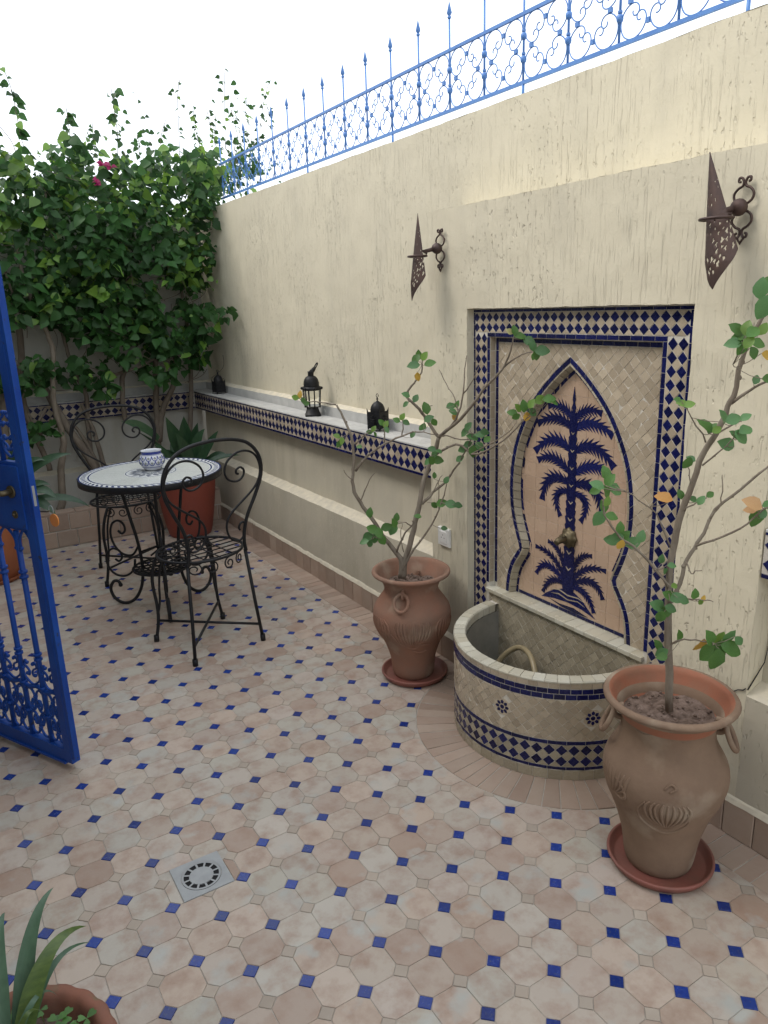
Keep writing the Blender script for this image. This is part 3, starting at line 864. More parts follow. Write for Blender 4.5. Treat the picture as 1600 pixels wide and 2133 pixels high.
def rgrid(mb, o, a, b, amp=.003, step=.035, mi=0, stepa=None):
    """displaced rectangular face from corner o along a and b"""
    o = Vector(o); a = Vector(a); b = Vector(b)
    nu = max(1, int(a.length / (stepa or step))); nv = max(1, int(b.length / step))
    vs = [disp(o + a * (i / nu) + b * (j / nv), amp) for j in range(nv + 1) for i in range(nu + 1)]
    fs = [(j * (nu + 1) + i, j * (nu + 1) + i + 1, (j + 1) * (nu + 1) + i + 1, (j + 1) * (nu + 1) + i) for j in range(nv) for i in range(nu)]
    mb.add(vs, fs, mi, True)


def rext_y(mb, prof, y0, y1, amp=.003, mats=None, step=.05):
    """profile [(x,z),...] drawn out along y, faces to -x when listed upwards"""
    for i in range(len(prof) - 1):
        (xa, za), (xb, zb) = prof[i], prof[i + 1]
        rgrid(mb, (xa, y1, za), (0, y0 - y1, 0), (xb - xa, 0, zb - za), amp, step, (mats[i] if mats else 0))


def rext_x(mb, prof, x0, x1, amp=.003, mats=None, step=.05):
    for i in range(len(prof) - 1):
        (ya, za), (yb, zb) = prof[i], prof[i + 1]
        rgrid(mb, (x0, ya, za), (x1 - x0, 0, 0), (0, yb - ya, zb - za), amp, step, (mats[i] if mats else 0))


# ---- ground and floor
g = MB()
g.box(-60, 60, -60, 60, -.45, -.40)
tag(g.build('ground', mat('dry_earth', (.22, .17, .12), (.28, .22, .16), rough=.95, scale=2)), kind='structure')
f = MB()
f.box(-1.6, 1.815, -1.6, 5.35, -.30, -.0012)
floor = f.build('floor', M_grout_l)
tag(floor, 'terracotta octagon tile floor with small blue squares', kind='structure')
FF = Matrix.Identity(4)
c = .0225
h = A / 2
octp = [(h, -h + c), (h, h - c), (h - c, h), (-h + c, h), (-h, h - c), (-h, -h + c), (-h + c, -h), (h - c, -h)]
sqp = [(c, 0), (0, c), (-c, 0), (0, -c)]
oct_g = tile_geo(octp, .0008, .0008, .0008, .004)
sq_g = tile_geo(sqp, .0009, .0014, .0008, .006)
T_o = Tiles('octagon_tile', M_octa, floor, 298, 'octagon_tile')
T_b = Tiles('blue_tile', M_blue, floor, 298)
T_s = Tiles('small_tile', M_small, floor, 298)
BX = 1.672    # inner edge of the border along the wall
DR = (.372, .516, 1.712, 1.853)


def floor_clip(poly):
    """clip against border, radial paving, kerb and drain"""
    p = clip_half(poly, BX, 0, 1, 0)
    p = clip_half(p, 0, KY, 0, 1)
    if len(p) < 3: return None
    cx = sum(q[0] for q in p) / len(p); cy = sum(q[1] for q in p) / len(p)
    dx, dy = FX - cx, FY - cy
    d = hypot(dx, dy)
    if d < RP + .08:
        nx, ny = dx / d, dy / d
        p = clip_half(p, FX - nx * RP, FY - ny * RP, nx, ny)
    if len(p) < 3: return None
    if DR[0] - .06 < cx < DR[1] + .06 and DR[2] - .06 < cy < DR[3] + .06:
        # keep the largest part outside the drain frame
        best = None
        for (px, py, nx, ny) in ((DR[0], 0, 1, 0), (DR[1], 0, -1, 0), (0, DR[2], 0, 1), (0, DR[3], 0, -1)):
            q = clip_half(p, px, py, nx, ny)
            if len(q) > 2 and (best is None or abs(area(q)) > abs(area(best))): best = q
        if best is None: return None
        p = best
    return p if len(p) > 2 and abs(area(p)) > .00006 else None


def floor_put(T, poly0, geo, x, y, key):
    poly = [(x + a, y + b) for a, b in poly0]
    p = floor_clip(poly)
    if p is None: return
    if abs(abs(area(p)) - abs(area(poly))) < 1e-7:
        T.put(geo, on(FF, x, y, rnd.uniform(-.0005, .0005), rz=rnd.gauss(0, .012), tilt=.004), key)
    else:
        p = [(a - x, b - y) for a, b in p]
        T.put(tile_geo(p, .0010, .0010, .0008, .006), on(FF, x, y, 0), None)


# squares sit at (x,y) with x-y=U0+A m, x+y=V0+A n, m and n of like parity; blue when both are even
for m in range(-64, 30):
    for n in range(-34, 56):
        x = (U0 + A * m + V0 + A * n) / 2; y = (V0 + A * n - U0 - A * m) / 2
        if not (-1.2 < x < 1.9 and -.1 < y < 5.4): continue
        if (m - n) % 2: continue
        if m % 2 == 0:
            floor_put(T_b, sqp, sq_g, x, y, 'q')
        else:
            floor_put(T_s, sqp, sq_g, x, y, 's')
        # one octagon for every square: its centre half a pitch away on both axes
        floor_put(T_o, octp, oct_g, x + A / 2, y + A / 2, 'o')
T_o.done(); T_b.done(); T_s.done()

# border planks along the wall and radial planks round the basin
T_p = Tiles('border_tile', M_plank, floor, 298)
y = -.3
while y < KY:
    w = rnd.uniform(.047, .055)
    poly = [(BX, y), (1.80, y), (1.80, y + w), (BX, y + w)]
    cx, cy = 1.735, y + w / 2
    d = hypot(FX - cx, FY - cy)
    if d < RP + .1:
        nx, ny = (FX - cx) / d, (FY - cy) / d
        poly = clip_half(poly, FX - nx * RP, FY - ny * RP, nx, ny)
    if len(poly) > 2 and area(poly) > .0004:
        o_ = (cx, cy)
        T_p.put(tile_geo([(a - cx, b - cy) for a, b in poly], .0013, .001, .0012, .006), on(FF, cx, cy, rnd.uniform(-.001, .001), tilt=.006))
    y += w
th = radians(88)
while th < radians(272):
    dth = rnd.uniform(.095, .118)
    r0, r1 = RB - .01, RP
    poly = [(r0 * cos(th), r0 * sin(th)), (r1 * cos(th), r1 * sin(th)), (r1 * cos(th + dth), r1 * sin(th + dth)), (r0 * cos(th + dth), r0 * sin(th + dth))]
    poly = clip_half(poly, PX - FX, 0, 1, 0)
    if len(poly) > 2 and area(poly) > .0004:
        cx = sum(q[0] for q in poly) / len(poly); cy = sum(q[1] for q in poly) / len(poly)
        T_p.put(tile_geo([(a - cx, b - cy) for a, b in poly], .0014, .0012, .0014, .006), on(FF, FX + cx, FY + cy, rnd.uniform(-.0012, .0012), tilt=.008))
    th += dth
T_p.done()

# ---- right garden wall
wall = thing('garden_wall', 'long cream rendered wall on the right with tiled shelf, raised panel and sloping plinth', 'wall', (1.97, 2.5, 0))
PY0, PY1 = 1.065, 2.556       # the raised panel
HY0, HY1, HZ = 1.322, 2.308, 1.503    # its recess
PT = 1.868
w = MB()
# upper wall and its top
rgrid(w, (UX, 5.83, .98), (0, -6.2, 0), (0, 0, 1.243), .004, .03, 0, .05)
rgrid(w, (UX, 5.83, 2.223), (0, -6.2, 0), (.24, 0, 0), .004, .06)
rgrid(w, (UX + .24, -.37, 2.223), (0, 6.2, 0), (0, 0, -2.223), .002, .3)
w.build('upper_wall', M_wall, wall)
# low profile left and right of the panel: plinth, sloping ledge, recessed face
for (a, b, nm) in ((PY1, 5.70, 'plinth'), (-.37, PY0, 'plinth')):
    w = MB()
    rext_y(w, [(PX, -.01), (PX, .452), (1.868, .478)], a, b, .004, [0, 1], .04)
    rext_y(w, [(1.868, .478), (1.872, .80)], a, b, .003, [0], .05)
    w.build(nm, [M_wall_smooth, M_lip], wall)
    w = MB()
    rext_y(w, [(1.93, .930), (1.932, .988), (1.972, 1.004)], a, b if b < 5 else 5.83, .0025, [0, 1], .04)
    w.build('upstand', [M_ledge, M_lip], wall)
# raised panel with its recess
w = MB()
for (ya, yb, za, zb) in ((PY0, HY0, 0, HZ), (HY1, PY1, 0, HZ), (PY0, HY0, HZ, PT), (HY0, HY1, HZ, PT), (HY1, PY1, HZ, PT)):
    rgrid(w, (PX, yb, za), (0, ya - yb, 0), (0, 0, zb - za), .004, .022)
rgrid(w, (PX, PY1, PT), (0, PY0 - PY1, 0), (UX - PX, 0, .012), .004, .03)
rgrid(w, (UX, PY0, 0), (0, 0, PT), (PX - UX, 0, 0), .003, .03)
w.f[-1]  # last face kept
rgrid(w, (PX, PY1, 0), (0, 0, PT), (UX - PX, 0, 0), .003, .03)
# reveals of the recess
rgrid(w, (PX, HY1, 0), (.034, 0, 0), (0, 0, HZ), .0022, .017)
rgrid(w, (PX, HY0, 0), (0, 0, HZ), (.034, 0, 0), .0022, .017)
rgrid(w, (PX, HY0, HZ), (0, HY1 - HY0, 0), (.034, 0, 0), .0022, .017)
w.build('raised_panel', M_wall, wall)
# hairline crack under the right shelf
w = MB()
ck = [(1.7965, 1.135, .455), (1.7965, 1.118, .448), (1.7965, 1.10, .452), (1.7965, 1.088, .463), (1.7965, 1.073, .468), (1.7965, 1.066, .476)]
w.tube(ck, [.0006, .0012, .0016, .0014, .002, .0016], 5)
w.tube([(1.800, 1.062, .472), (1.83, 1.060, .505), (1.86, 1.058, .54), (1.868, 1.056, .60)], [.002, .0018, .0014, .0008], 5)
w.tube([(1.7975, 1.118, .448), (1.7975, 1.14, .43), (1.7975, 1.146, .40)], [.0012, .0009, .0005], 5)
w.build('crack', M_dark, wall)

# skirting tiles
T_k = Tiles('skirting_tile', M_plank, wall, 120)
FW = fr((PX, 0, 0), (0, -1, 0), (0, 0, 1), (-1, 0, 0))
y = -.3
while y < 5.31:
    L_ = rnd.uniform(.094, .106)
    if not (FY - RB - .0 < y + L_ / 2 < FY + RB + .0):
        hh = .112 + rnd.uniform(-.004, .004)
        T_k.put(tile_geo([(-L_ / 2, 0), (L_ / 2, 0), (L_ / 2, hh), (-L_ / 2, hh)], .0014, .009, .002, .01), on(FW, -(y + L_ / 2), 0, rnd.uniform(-.001, .001), tilt=.006))
    y += L_
T_k.done()
w = MB()
for (a, b) in ((-.3, FY - RB), (FY + RB, 5.32)):
    rext_y(w, [(PX - .010, .110), (PX - .004, .124), (PX + .004, .136)], a, b, .0035, None, .02)
w.build('skirting_lip', M_lip, wall)


# ---- band of blue and cream diamonds on a frame
def diamond_band(F, u0, u1, v0, v1, parent, n=None, strips=True, TB=None, TC=None, TS=None, vert=False, d0=0.0, rows=2, s=None):
    """fills [u0,u1]x[v0,v1]; blue diamonds tip to tip, cream diamonds and half diamonds between"""
    def P(a, b): return (b, a) if vert else (a, b)
    s = s if s is not None else (.013 if strips else 0)
    a0, a1 = v0 + s, v1 - s
    H = (a1 - a0) / rows
    n = n or max(1, round((u1 - u0) / H))
    W = (u1 - u0) / n
    dia = [P(W / 2, 0), P(0, H / 2), P(-W / 2, 0), P(0, -H / 2)]
    up = [P(-W / 2, 0), P(W / 2, 0), P(0, H / 2)]          # half diamond pointing in (bottom edge)
    dn = [P(0, -H / 2), P(W / 2, 0), P(-W / 2, 0)]
    lf = [P(0, -H / 2), P(W / 2, 0), P(0, H / 2)]
    rg = [P(0, H / 2), P(-W / 2, 0), P(0, -H / 2)]
    if vert:
        dia, up, dn, lf, rg = [list(reversed(q)) for q in (dia, up, dn, lf, rg)]
    k = round(W, 5), round(H, 5), vert
    gd = tile_geo(dia, .0008, .003, .0007, .005)
    def put(T, gg, a, b, key):
        u, v = P(a, b)
        T.put(gg, on(F, u, v, d0 + rnd.uniform(-.0004, .0004), tilt=.012), (key,) + k)
    for i in range(n):
        uc = u0 + (i + .5) * W
        for r in range(rows):
            put(TB, gd, uc, a0 + (r + .5) * H, 'b')
        put(TC, tile_geo(dn, .0008, .0028, .0006, .005), uc + W / 2, a1, 'd') if i < n - 1 else None
        put(TC, tile_geo(up, .0008, .0028, .0006, .005), uc + W / 2, a0, 'u') if i < n - 1 else None
        if i < n - 1:
            for r in range(1, rows):
                put(TC, gd, uc + W / 2, a0 + r * H, 'c')
    if s:
        m_ = max(1, round((u1 - u0) / .062))
        sw = (u1 - u0) / m_
        for i in range(m_):
            for (b0, b1) in ((v0, a0), (v1 - s, v1)):
                q = [P(-sw / 2, (b0 - b1) / 2), P(sw / 2, (b0 - b1) / 2), P(sw / 2, (b1 - b0) / 2), P(-sw / 2, (b1 - b0) / 2)]
                if vert: q = list(reversed(q))
                u, v = P(u0 + (i + .5) * sw, (b0 + b1) / 2)
                TS.put(tile_geo(q, .0007, .0032, .0007, .005), on(F, u, v, d0 + rnd.uniform(-.0003, .0003), tilt=.008), ('s', round(sw, 5), s, vert))


def shelf(F, u0, u1, name_parent, depth_box, facing):
    sh = MB(); x0, x1, y0, y1 = depth_box
    sh.box(x0, x1, y0, y1, .802, .933)
    o = sh.build('shelf', M_grout, name_parent)
    TB = Tiles('blue_tile', M_navy, o, 290); TC = Tiles('cream_tile', M_cream, o, 290); TS = Tiles('edge_tile', M_navy, o, 290)
    diamond_band(F, u0, u1, .802, .933, o, TB=TB, TC=TC, TS=TS)
    TB.done(); TC.done(); TS.done()
    # top: painted slabs with a groove between two rows
    TT = Tiles('top_slab', M_ledge, o, 120)
    top = fr((0, 0, .933), (1, 0, 0), (0, 1, 0), (0, 0, 1))
    return o, TT, top


FS = fr((PX + .003, 0, 0), (0, -1, 0), (0, 0, 1), (-1, 0, 0))
for (a, b) in ((PY1 + .002, 5.72), (-.35, PY0 - .004)):
    o, TT, top = shelf(FS, -b, -a, wall, (PX + .003, 1.93, a, b), 'x')
    y = a
    while y < b - .01:
        L_ = min(.62, b - y)
        for (xa, xb) in ((PX - .002, 1.872), (1.872, 1.929)):
            p = [(xa, y), (xb, y), (xb, y + L_), (xa, y + L_)]
            cx, cy = (xa + xb) / 2, y + L_ / 2
            TT.put(tile_geo([(q[0] - cx, q[1] - cy) for q in p], .0016 if xa < 1.85 else .003, .004, .002, .004), on(top, cx, cy, 0))
        y += L_
    TT.done()

# ---- back wall
bw = thing('garden_wall', 'shaded pale wall at the far end behind the bougainvillea with a tiled shelf', 'wall', (.4, 5.83, 0))
w = MB()
rext_x(w, [(5.70, .1), (5.70, .43), (5.762, .452)], -1.6, PX + .0, .004, [0, 1], .06)
rext_x(w, [(5.762, .452), (5.766, .80)], -1.6, 1.868, .003, None, .08)
rext_x(w, [(5.80, .930), (5.802, .988), (5.832, 1.0), (5.832, 2.21), (6.07, 2.21), (6.07, 0)], -1.6, UX + .24, .003, [2, 1, 0, 0, 0], .08)
w.build('wall_body', [M_back, M_lip, M_ledge], bw)
FBk = fr((0, 5.723, 0), (1, 0, 0), (0, 0, 1), (0, -1, 0))
sh = MB(); sh.box(-1.6, 1.93, 5.723, 5.80, .802, .933)
o = sh.build('shelf', M_grout, bw)
TB = Tiles('blue_tile', M_navy, o, 290); TC = Tiles('cream_tile', M_cream, o, 290); TS = Tiles('edge_tile', M_navy, o, 290)
diamond_band(FBk, -.6, 1.80, .802, .933, o, TB=TB, TC=TC, TS=TS)
TB.done(); TC.done(); TS.done()
TT = Tiles('top_slab', M_ledge, o, 120)
x = -1.6
while x < 1.9:
    L_ = min(.6, 1.93 - x)
    TT.put(tile_geo([(0, 0), (L_, 0), (L_, .082), (0, .082)], .0016, .004, .002, .004), on(fr((0, 0, .933), (1, 0, 0), (0, 1, 0), (0, 0, 1)), x, 5.718, 0))
    x += L_
TT.done()

# ---- planting bed at the back
bed = thing('planting_bed', 'low planting bed with worn terracotta tile kerb along the far wall', 'planter', (.4, 5.5, 0))
w = MB(); w.box(-1.6, PX, KY, KY + .09, -.02, .232); w.build('kerb', M_grout, bed)
w = MB()
rgrid(w, (-1.6, KY + .09, .17), (3.4, 0, 0), (0, .30, 0), .02, .04)
w.build('soil', M_soil, bed)
FK = fr((0, KY, 0), (1, 0, 0), (0, 0, 1), (0, -1, 0))
T_f = Tiles('kerb_tile', M_plank, bed, 150); T_c = Tiles('coping_tile', M_plank, bed, 80)
for r in range(2):
    x = -.9 + r * .07
    while x < PX - .002:
        L_ = min(rnd.uniform(.13, .15), PX - x)
        T_f.put(tile_geo([(0, 0), (L_, 0), (L_, .112), (0, .112)], .0025, .008, .003, .004), on(FK, x, .002 + r * .115, rnd.uniform(-.0015, .0015), tilt=.006))
        x += L_
x = -.9
while x < PX - .002:
    L_ = min(rnd.uniform(.13, .15), PX - x)
    T_c.put(tile_geo([(0, 0), (L_, 0), (L_, .10), (0, .10)], .0025, .012, .003, .004), on(fr((0, 0, .232), (1, 0, 0), (0, 1, 0), (0, 0, 1)), x, KY - .008, rnd.uniform(-.001, .001), tilt=.006))
    x += L_
T_f.done(); T_c.done()

# wall of the house on the left, just outside the frame, its height set to shade the yard; the gate leaf hangs in its doorway
lw = MB()
lw.box(-.60, -.34, 3.36, 5.83, -.02, 3.25)
lw.box(-.60, -.34, 2.44, 3.36, 2.2, 3.25)
lw.box(-.60, -.34, -1.6, 2.44, -.02, 3.25)
# unseen roofed box added behind the doorway to keep light from spilling through
lw.box(-2.2, -.60, 1.4, 4.4, 3.1, 3.25)
lw.box(-2.2, -2.05, 1.4, 4.4, -.02, 3.1)
lw.box(-2.05, -.60, 1.4, 1.55, -.02, 3.1)
lw.box(-2.05, -.60, 4.25, 4.4, -.02, 3.1)
tag(lw.build('house_wall', M_back), 'pale house wall closing the yard on the left where the blue gate hangs, with an unseen light-blocking box added behind', 'wall')

# ================================================================== wall fountain
ft = thing('wall_fountain', 'wall fountain with blue and beige mosaic, palm picture under a pointed arch and curved basin', 'fountain', (FX, FY, 0))
XA, XB, XC = 1.832, 1.858, 1.884
FA = fr((XA, WY, 0), (0, -1, 0), (0, 0, 1), (-1, 0, 0))
FBf = fr((XB, WY, 0), (0, -1, 0), (0, 0, 1), (-1, 0, 0))
FC = fr((XC, WY, 0), (0, -1, 0), (0, 0, 1), (-1, 0, 0))
hw = .484      # half width of the recess in u
LZ = .412      # top of the ledge
# backing boards: frame (A), field (B, with the arch opening), back (C)
ARC0 = [(0, 1.341), (.068, 1.290), (.134, 1.230), (.188, 1.168), (.233, 1.094), (.267, 1.018), (.285, .945), (.293, .870), (.290, .790), (.280, .735), (.262, .680), (.235, .614)]
LOBE0 = [(.235, .614), (.262, .575), (.286, .535), (.301, .490), (.309, .440), (.312, .405)]


def smooth_pl(P, k=6):
    out = []
    n = len(P)
    for i in range(n - 1):
        p0 = P[max(i - 1, 0)]; p1 = P[i]; p2 = P[i + 1]; p3 = P[min(i + 2, n - 1)]
        for j in range(k):
            t = j / k
            out.append(tuple(.5 * ((2 * p1[d]) + (-p0[d] + p2[d]) * t + (2 * p0[d] - 5 * p1[d] + 4 * p2[d] - p3[d]) * t * t + (-p0[d] + 3 * p1[d] - 3 * p2[d] + p3[d]) * t ** 3) for d in range(len(p1))))
    out.append(tuple(P[-1]))
    return out


def off(P, d, mit0=True):
    """offset a right-hand profile (running down) inwards, towards u=0"""
    out = []
    for i in range(len(P)):
        a = P[max(i - 1, 0)]; b = P[min(i + 1, len(P) - 1)]
        tx, ty = b[0] - a[0], b[1] - a[1]; l = hypot(tx, ty)
        nx, ny = ty / l, -tx / l       # right of travel: travelling down, right of travel is -u
        out.append((P[i][0] + nx * d, P[i][1] + ny * d))
    return out


arc = smooth_pl(ARC0, 5); lobe = smooth_pl(LOBE0, 4)


def ringline(d):
    a = off(arc, d)
    # pointed top: walk to u=0
    a = [q for q in a if q[0] > .0015]
    s0 = a[0]; s1 = a[1]
    zt = s0[1] + s0[0] * (s0[1] - s1[1]) / max(1e-6, (s1[0] - s0[0]))
    a = [(0.0, min(zt, s0[1] + .05))] + a
    b = off(lobe, d)
    # the two curves cross near the pinch: trim both there
    best = (9, 0, 0)
    for i in range(len(a) // 2, len(a)):
        for j in range(0, len(b) // 2 + 3):
            dd = hypot(a[i][0] - b[j][0], a[i][1] - b[j][1])
            if dd < best[0]: best = (dd, i, j)
    return a[:best[1] + 1] + b[best[2]:]


L0 = ringline(0); L1 = ringline(.017); L2 = ringline(.028); L3 = ringline(.046)


def full(L, zc=None):
    R_ = [q for q in L]
    Lf = [(-q[0], q[1]) for q in reversed(L)]
    return Lf[:-1] + R_        # from bottom left over the top to bottom right


def outline_at(L, z):
    """half width of a profile at height z"""
    for i in range(len(L) - 1):
        if (L[i][1] - z) * (L[i + 1][1] - z) <= 0 and L[i][1] != L[i + 1][1]:
            t = (z - L[i][1]) / (L[i + 1][1] - L[i][1])
            return L[i][0] + (L[i + 1][0] - L[i][0]) * t
    return 0


b = MB()
# frame board A: two uprights and a head, one mesh with its inner reveal
UI, ZI = .384, 1.400      # inner edge of the frame (reveal)
for (u0, u1, z0, z1) in ((-hw, -UI, 0, ZI), (UI, hw, 0, ZI), (-hw, -UI, ZI, HZ), (-UI, UI, ZI, HZ), (UI, hw, ZI, HZ)):
    b.add([FA @ Vector(q) for q in ((u0, z0, 0), (u1, z0, 0), (u1, z1, 0), (u0, z1, 0))], [(0, 1, 2, 3)])
b.build('frame_backing', M_joint, ft)
b = MB()
D = XB - XA
for (p, q) in (((-UI, 0), (-UI, ZI)), ((-UI, ZI), (UI, ZI)), ((UI, ZI), (UI, 0))):
    b.add([FA @ Vector((p[0], p[1], 0)), FA @ Vector((q[0], q[1], 0)), FA @ Vector((q[0], q[1], -D)), FA @ Vector((p[0], p[1], -D))], [(0, 1, 2, 3)])
b.build('reveal_backing', M_joint, ft)
# field board B with the arch opening: strips between outline and rectangle
b = MB()
zs = sorted(set([round(q[1], 4) for q in L1 if q[1] > LZ - .02]))
for i in range(len(zs) - 1):
    z0, z1 = zs[i], zs[i + 1]
    w0, w1 = outline_at(L1, z0 + 1e-6), outline_at(L1, z1 - 1e-6)
    for s in (-1, 1):
        q = [(s * w0, z0, 0), (s * UI, z0, 0), (s * UI, z1, 0), (s * w1, z1, 0)]
        b.add([FBf @ Vector(v) for v in (q if s > 0 else reversed(q))], [(0, 1, 2, 3)])
zt = zs[-1]
b.add([FBf @ Vector(v) for v in ((-UI, zt, 0), (UI, zt, 0), (UI, ZI, 0), (-UI, ZI, 0))], [(0, 1, 2, 3)])
b.build('field_backing', M_joint, ft)
b = MB()
b.add([FC @ Vector(v) for v in ((-.36, LZ - .05, 0), (.36, LZ - .05, 0), (.36, 1.36, 0), (-.36, 1.36, 0))], [(0, 1, 2, 3)])
b.build('arch_backing', M_joint, ft)

TBn = Tiles('blue_tile', M_navy, ft, 290); TCr = Tiles('cream_tile', M_cream, ft, 290); TSt = Tiles('edge_tile', M_navy, ft, 290)
# frame band: outer strip, diamonds, inner strip
BW = hw - .004
diamond_band(FA, -BW, BW, ZI + .016, HZ - .005 - .010, ft, n=26, strips=False, TB=TBn, TC=TCr, TS=TSt)
for s in (-1, 1):
    u0, u1 = (UI + .016, BW - .010) if s > 0 else (-BW + .010, -UI - .016)
    diamond_band(FA, .02, ZI + .014, u0, u1, ft, n=36, strips=False, TB=TBn, TC=TCr, TS=TSt, vert=True)


def strip(F, p, q, wdt, side, T, L_=.045, d0=0., t=.0034):
    """row of narrow tiles from p to q, lying to the given side of the line"""
    dx, dy = q[0] - p[0], q[1] - p[1]; l = hypot(dx, dy)
    n = max(1, round(l / L_)); sg = l / n; ang = atan2(dy, dx)
    gg = tile_geo([(-sg / 2, -wdt / 2), (sg / 2, -wdt / 2), (sg / 2, wdt / 2), (-sg / 2, wdt / 2)], .0007, t, .0008, .005)
    for i in range(n):
        k = (i + .5) / n
        u = p[0] + dx * k - dy / l * side * wdt / 2; v = p[1] + dy * k + dx / l * side * wdt / 2
        T.put(gg, on(F, u, v, d0 + rnd.uniform(-.0003, .0003), rz=ang, tilt=.01), (round(sg, 5), wdt, id(T)))


strip(FA, (-BW, HZ - .004), (BW, HZ - .004), .011, -1, TSt)
for s in (-1, 1):
    strip(FA, (s * BW, .0), (s * BW, HZ - .015), .010, s, TSt)
    strip(FA, (s * UI, .43), (s * UI, ZI), .0155, -s, TSt)
    strip(FBf, (s * (UI - .004), .43), (s * (UI - .004), ZI - .004), .0155, s, TSt)
strip(FA, (-UI - .0155, ZI), (UI + .0155, ZI), .0155, 1, TSt)
strip(FBf, (-UI + .0195, ZI - .004), (UI - .0195, ZI - .004), .0155, -1, TSt)
# reveal of the frame: brownish cream tiles
TR = Tiles('reveal_tile', M_cream, ft, 200)
FRt = fr((XA, WY, ZI), (0, 1, 0), (1, 0, 0), (0, 0, -1))
strip(FRt, (-UI, .001), (UI, .001), D - .002, 1, TR, .05, t=.002)
FRl = fr((XA, WY + UI, 0), (1, 0, 0), (0, 0, 1), (0, -1, 0))
strip(FRl, (.001, .43), (.001, ZI), D - .002, -1, TR, .05, t=.002)
FRr = fr((XA, WY - UI, 0), (-1, 0, 0), (0, 0, 1), (0, 1, 0))
strip(FRr, (-.001, .43), (-.001, ZI), D - .002, 1, TR, .05, t=.002)


# arch rings: segments cut from two neighbouring profile lines
def resample(L, step):
    ln = [0]
    for i in range(1, len(L)): ln.append(ln[-1] + hypot(L[i][0] - L[i - 1][0], L[i][1] - L[i - 1][1]))
    return ln


def ring_tiles(LA, LB, F, T, step, zmin, t=.0034, name='r'):
    a = [q for q in LA]; bq = [q for q in LB]
    la = resample(a, 0); lb = resample(bq, 0)
    n = max(2, round(la[-1] / step))

    def at(L, ln, k):
        s = ln[-1] * k
        for i in range(len(L) - 1):
            if ln[i + 1] >= s:
                tt = (s - ln[i]) / max(1e-9, ln[i + 1] - ln[i])
                return (L[i][0] + (L[i + 1][0] - L[i][0]) * tt, L[i][1] + (L[i + 1][1] - L[i][1]) * tt)
        return L[-1]
    for i in range(n):
        k0, k1 = i / n, (i + 1) / n; km = (k0 + k1) / 2
        o0, om, o1 = at(a, la, k0), at(a, la, km), at(a, la, k1)
        i0, im, i1 = at(bq, lb, k0), at(bq, lb, km), at(bq, lb, k1)
        for s in (1, -1):
            poly = [(s * q[0], q[1]) for q in (o0, om, o1, i1, im, i0)]
            if s > 0: poly = list(reversed(poly))
            if area(poly) < 0: poly = list(reversed(poly))
            if min(q[1] for q in poly) < zmin: 
                poly = clip_half(poly, 0, zmin, 0, -1)
                if len(poly) < 3: continue
            cx = sum(q[0] for q in poly) / len(poly); cy = sum(q[1] for q in poly) / len(poly)
            T.put(tile_geo([(q[0] - cx, q[1] - cy) for q in poly], .0006, t, .0007, .005), on(F, cx, cy, rnd.uniform(-.0003, .0003), tilt=.006))


TRg = Tiles('arch_tile', M_navy, ft, 290)
ring_tiles(L0, L1, FBf, TRg, .042, LZ)
ring_tiles(L2, L3, FC, TRg, .042, LZ)
strip(FC, (-.262, LZ + .016), (.262, LZ + .016), .014, -1, TSt)
# reveal of the arch: slanting face from L1 on B to L2 on C, one tile after another
TRa = Tiles('reveal_tile', M_olive, ft, 200)
la = full(L1); lb = full(L2)
import bisect


def par(L, k):
    ln = resample(L, 0); s = ln[-1] * k
    i = min(len(L) - 2, max(0, bisect.bisect_right(ln, s) - 1))
    tt = (s - ln[i]) / max(1e-9, ln[i + 1] - ln[i])
    return (L[i][0] + (L[i + 1][0] - L[i][0]) * tt, L[i][1] + (L[i + 1][1] - L[i][1]) * tt)


nseg = 64
for i in range(nseg):
    g0, g1 = i / nseg + .0006, (i + 1) / nseg - .0006
    a0, a1, b0, b1 = par(la, g0), par(la, g1), par(lb, g0), par(lb, g1)
    vs = [FBf @ Vector((a0[0], a0[1], 0)), FBf @ Vector((a1[0], a1[1], 0)), FC @ Vector((b1[0], b1[1], 0)), FC @ Vector((b0[0], b0[1], 0))]
    ctr = sum(vs, Vector()) / 4
    if ctr.z < LZ - .02: continue
    nrm = (vs[1] - vs[0]).cross(vs[3] - vs[0]).normalized()
    if nrm.dot(CAM - ctr) < 0 and False: nrm = -nrm
    low = [v - nrm * .006 for v in vs]
    TRa.put(([v - ctr for v in vs + low], [(0, 1, 2, 3), (0, 4, 5, 1), (1, 5, 6, 2), (2, 6, 7, 3), (3, 7, 4, 0), (7, 6, 5, 4)], False), Matrix.Translation(ctr))


# beige field of diagonal tiles
TF = Tiles('field_tile', M_cream, ft, 298)


def nearest(L, x, y):
    best = (9e9, 0, 0, 0, 0)
    for i in range(len(L) - 1):
        ax, ay = L[i]; bx, by = L[i + 1]
        ex, ey = bx - ax, by - ay; q = ex * ex + ey * ey
        if q < 1e-12: continue
        t = max(0, min(1, ((x - ax) * ex + (y - ay) * ey) / q))
        px, py = ax + ex * t, ay + ey * t
        d = (x - px) ** 2 + (y - py) ** 2
        if d < best[0]:
            l = sqrt(q); best = (d, px, py, ex / l, ey / l)
    return best


def in_arch(L, x, z):
    return abs(x) < outline_at(L, z) if z < L[0][1] else False


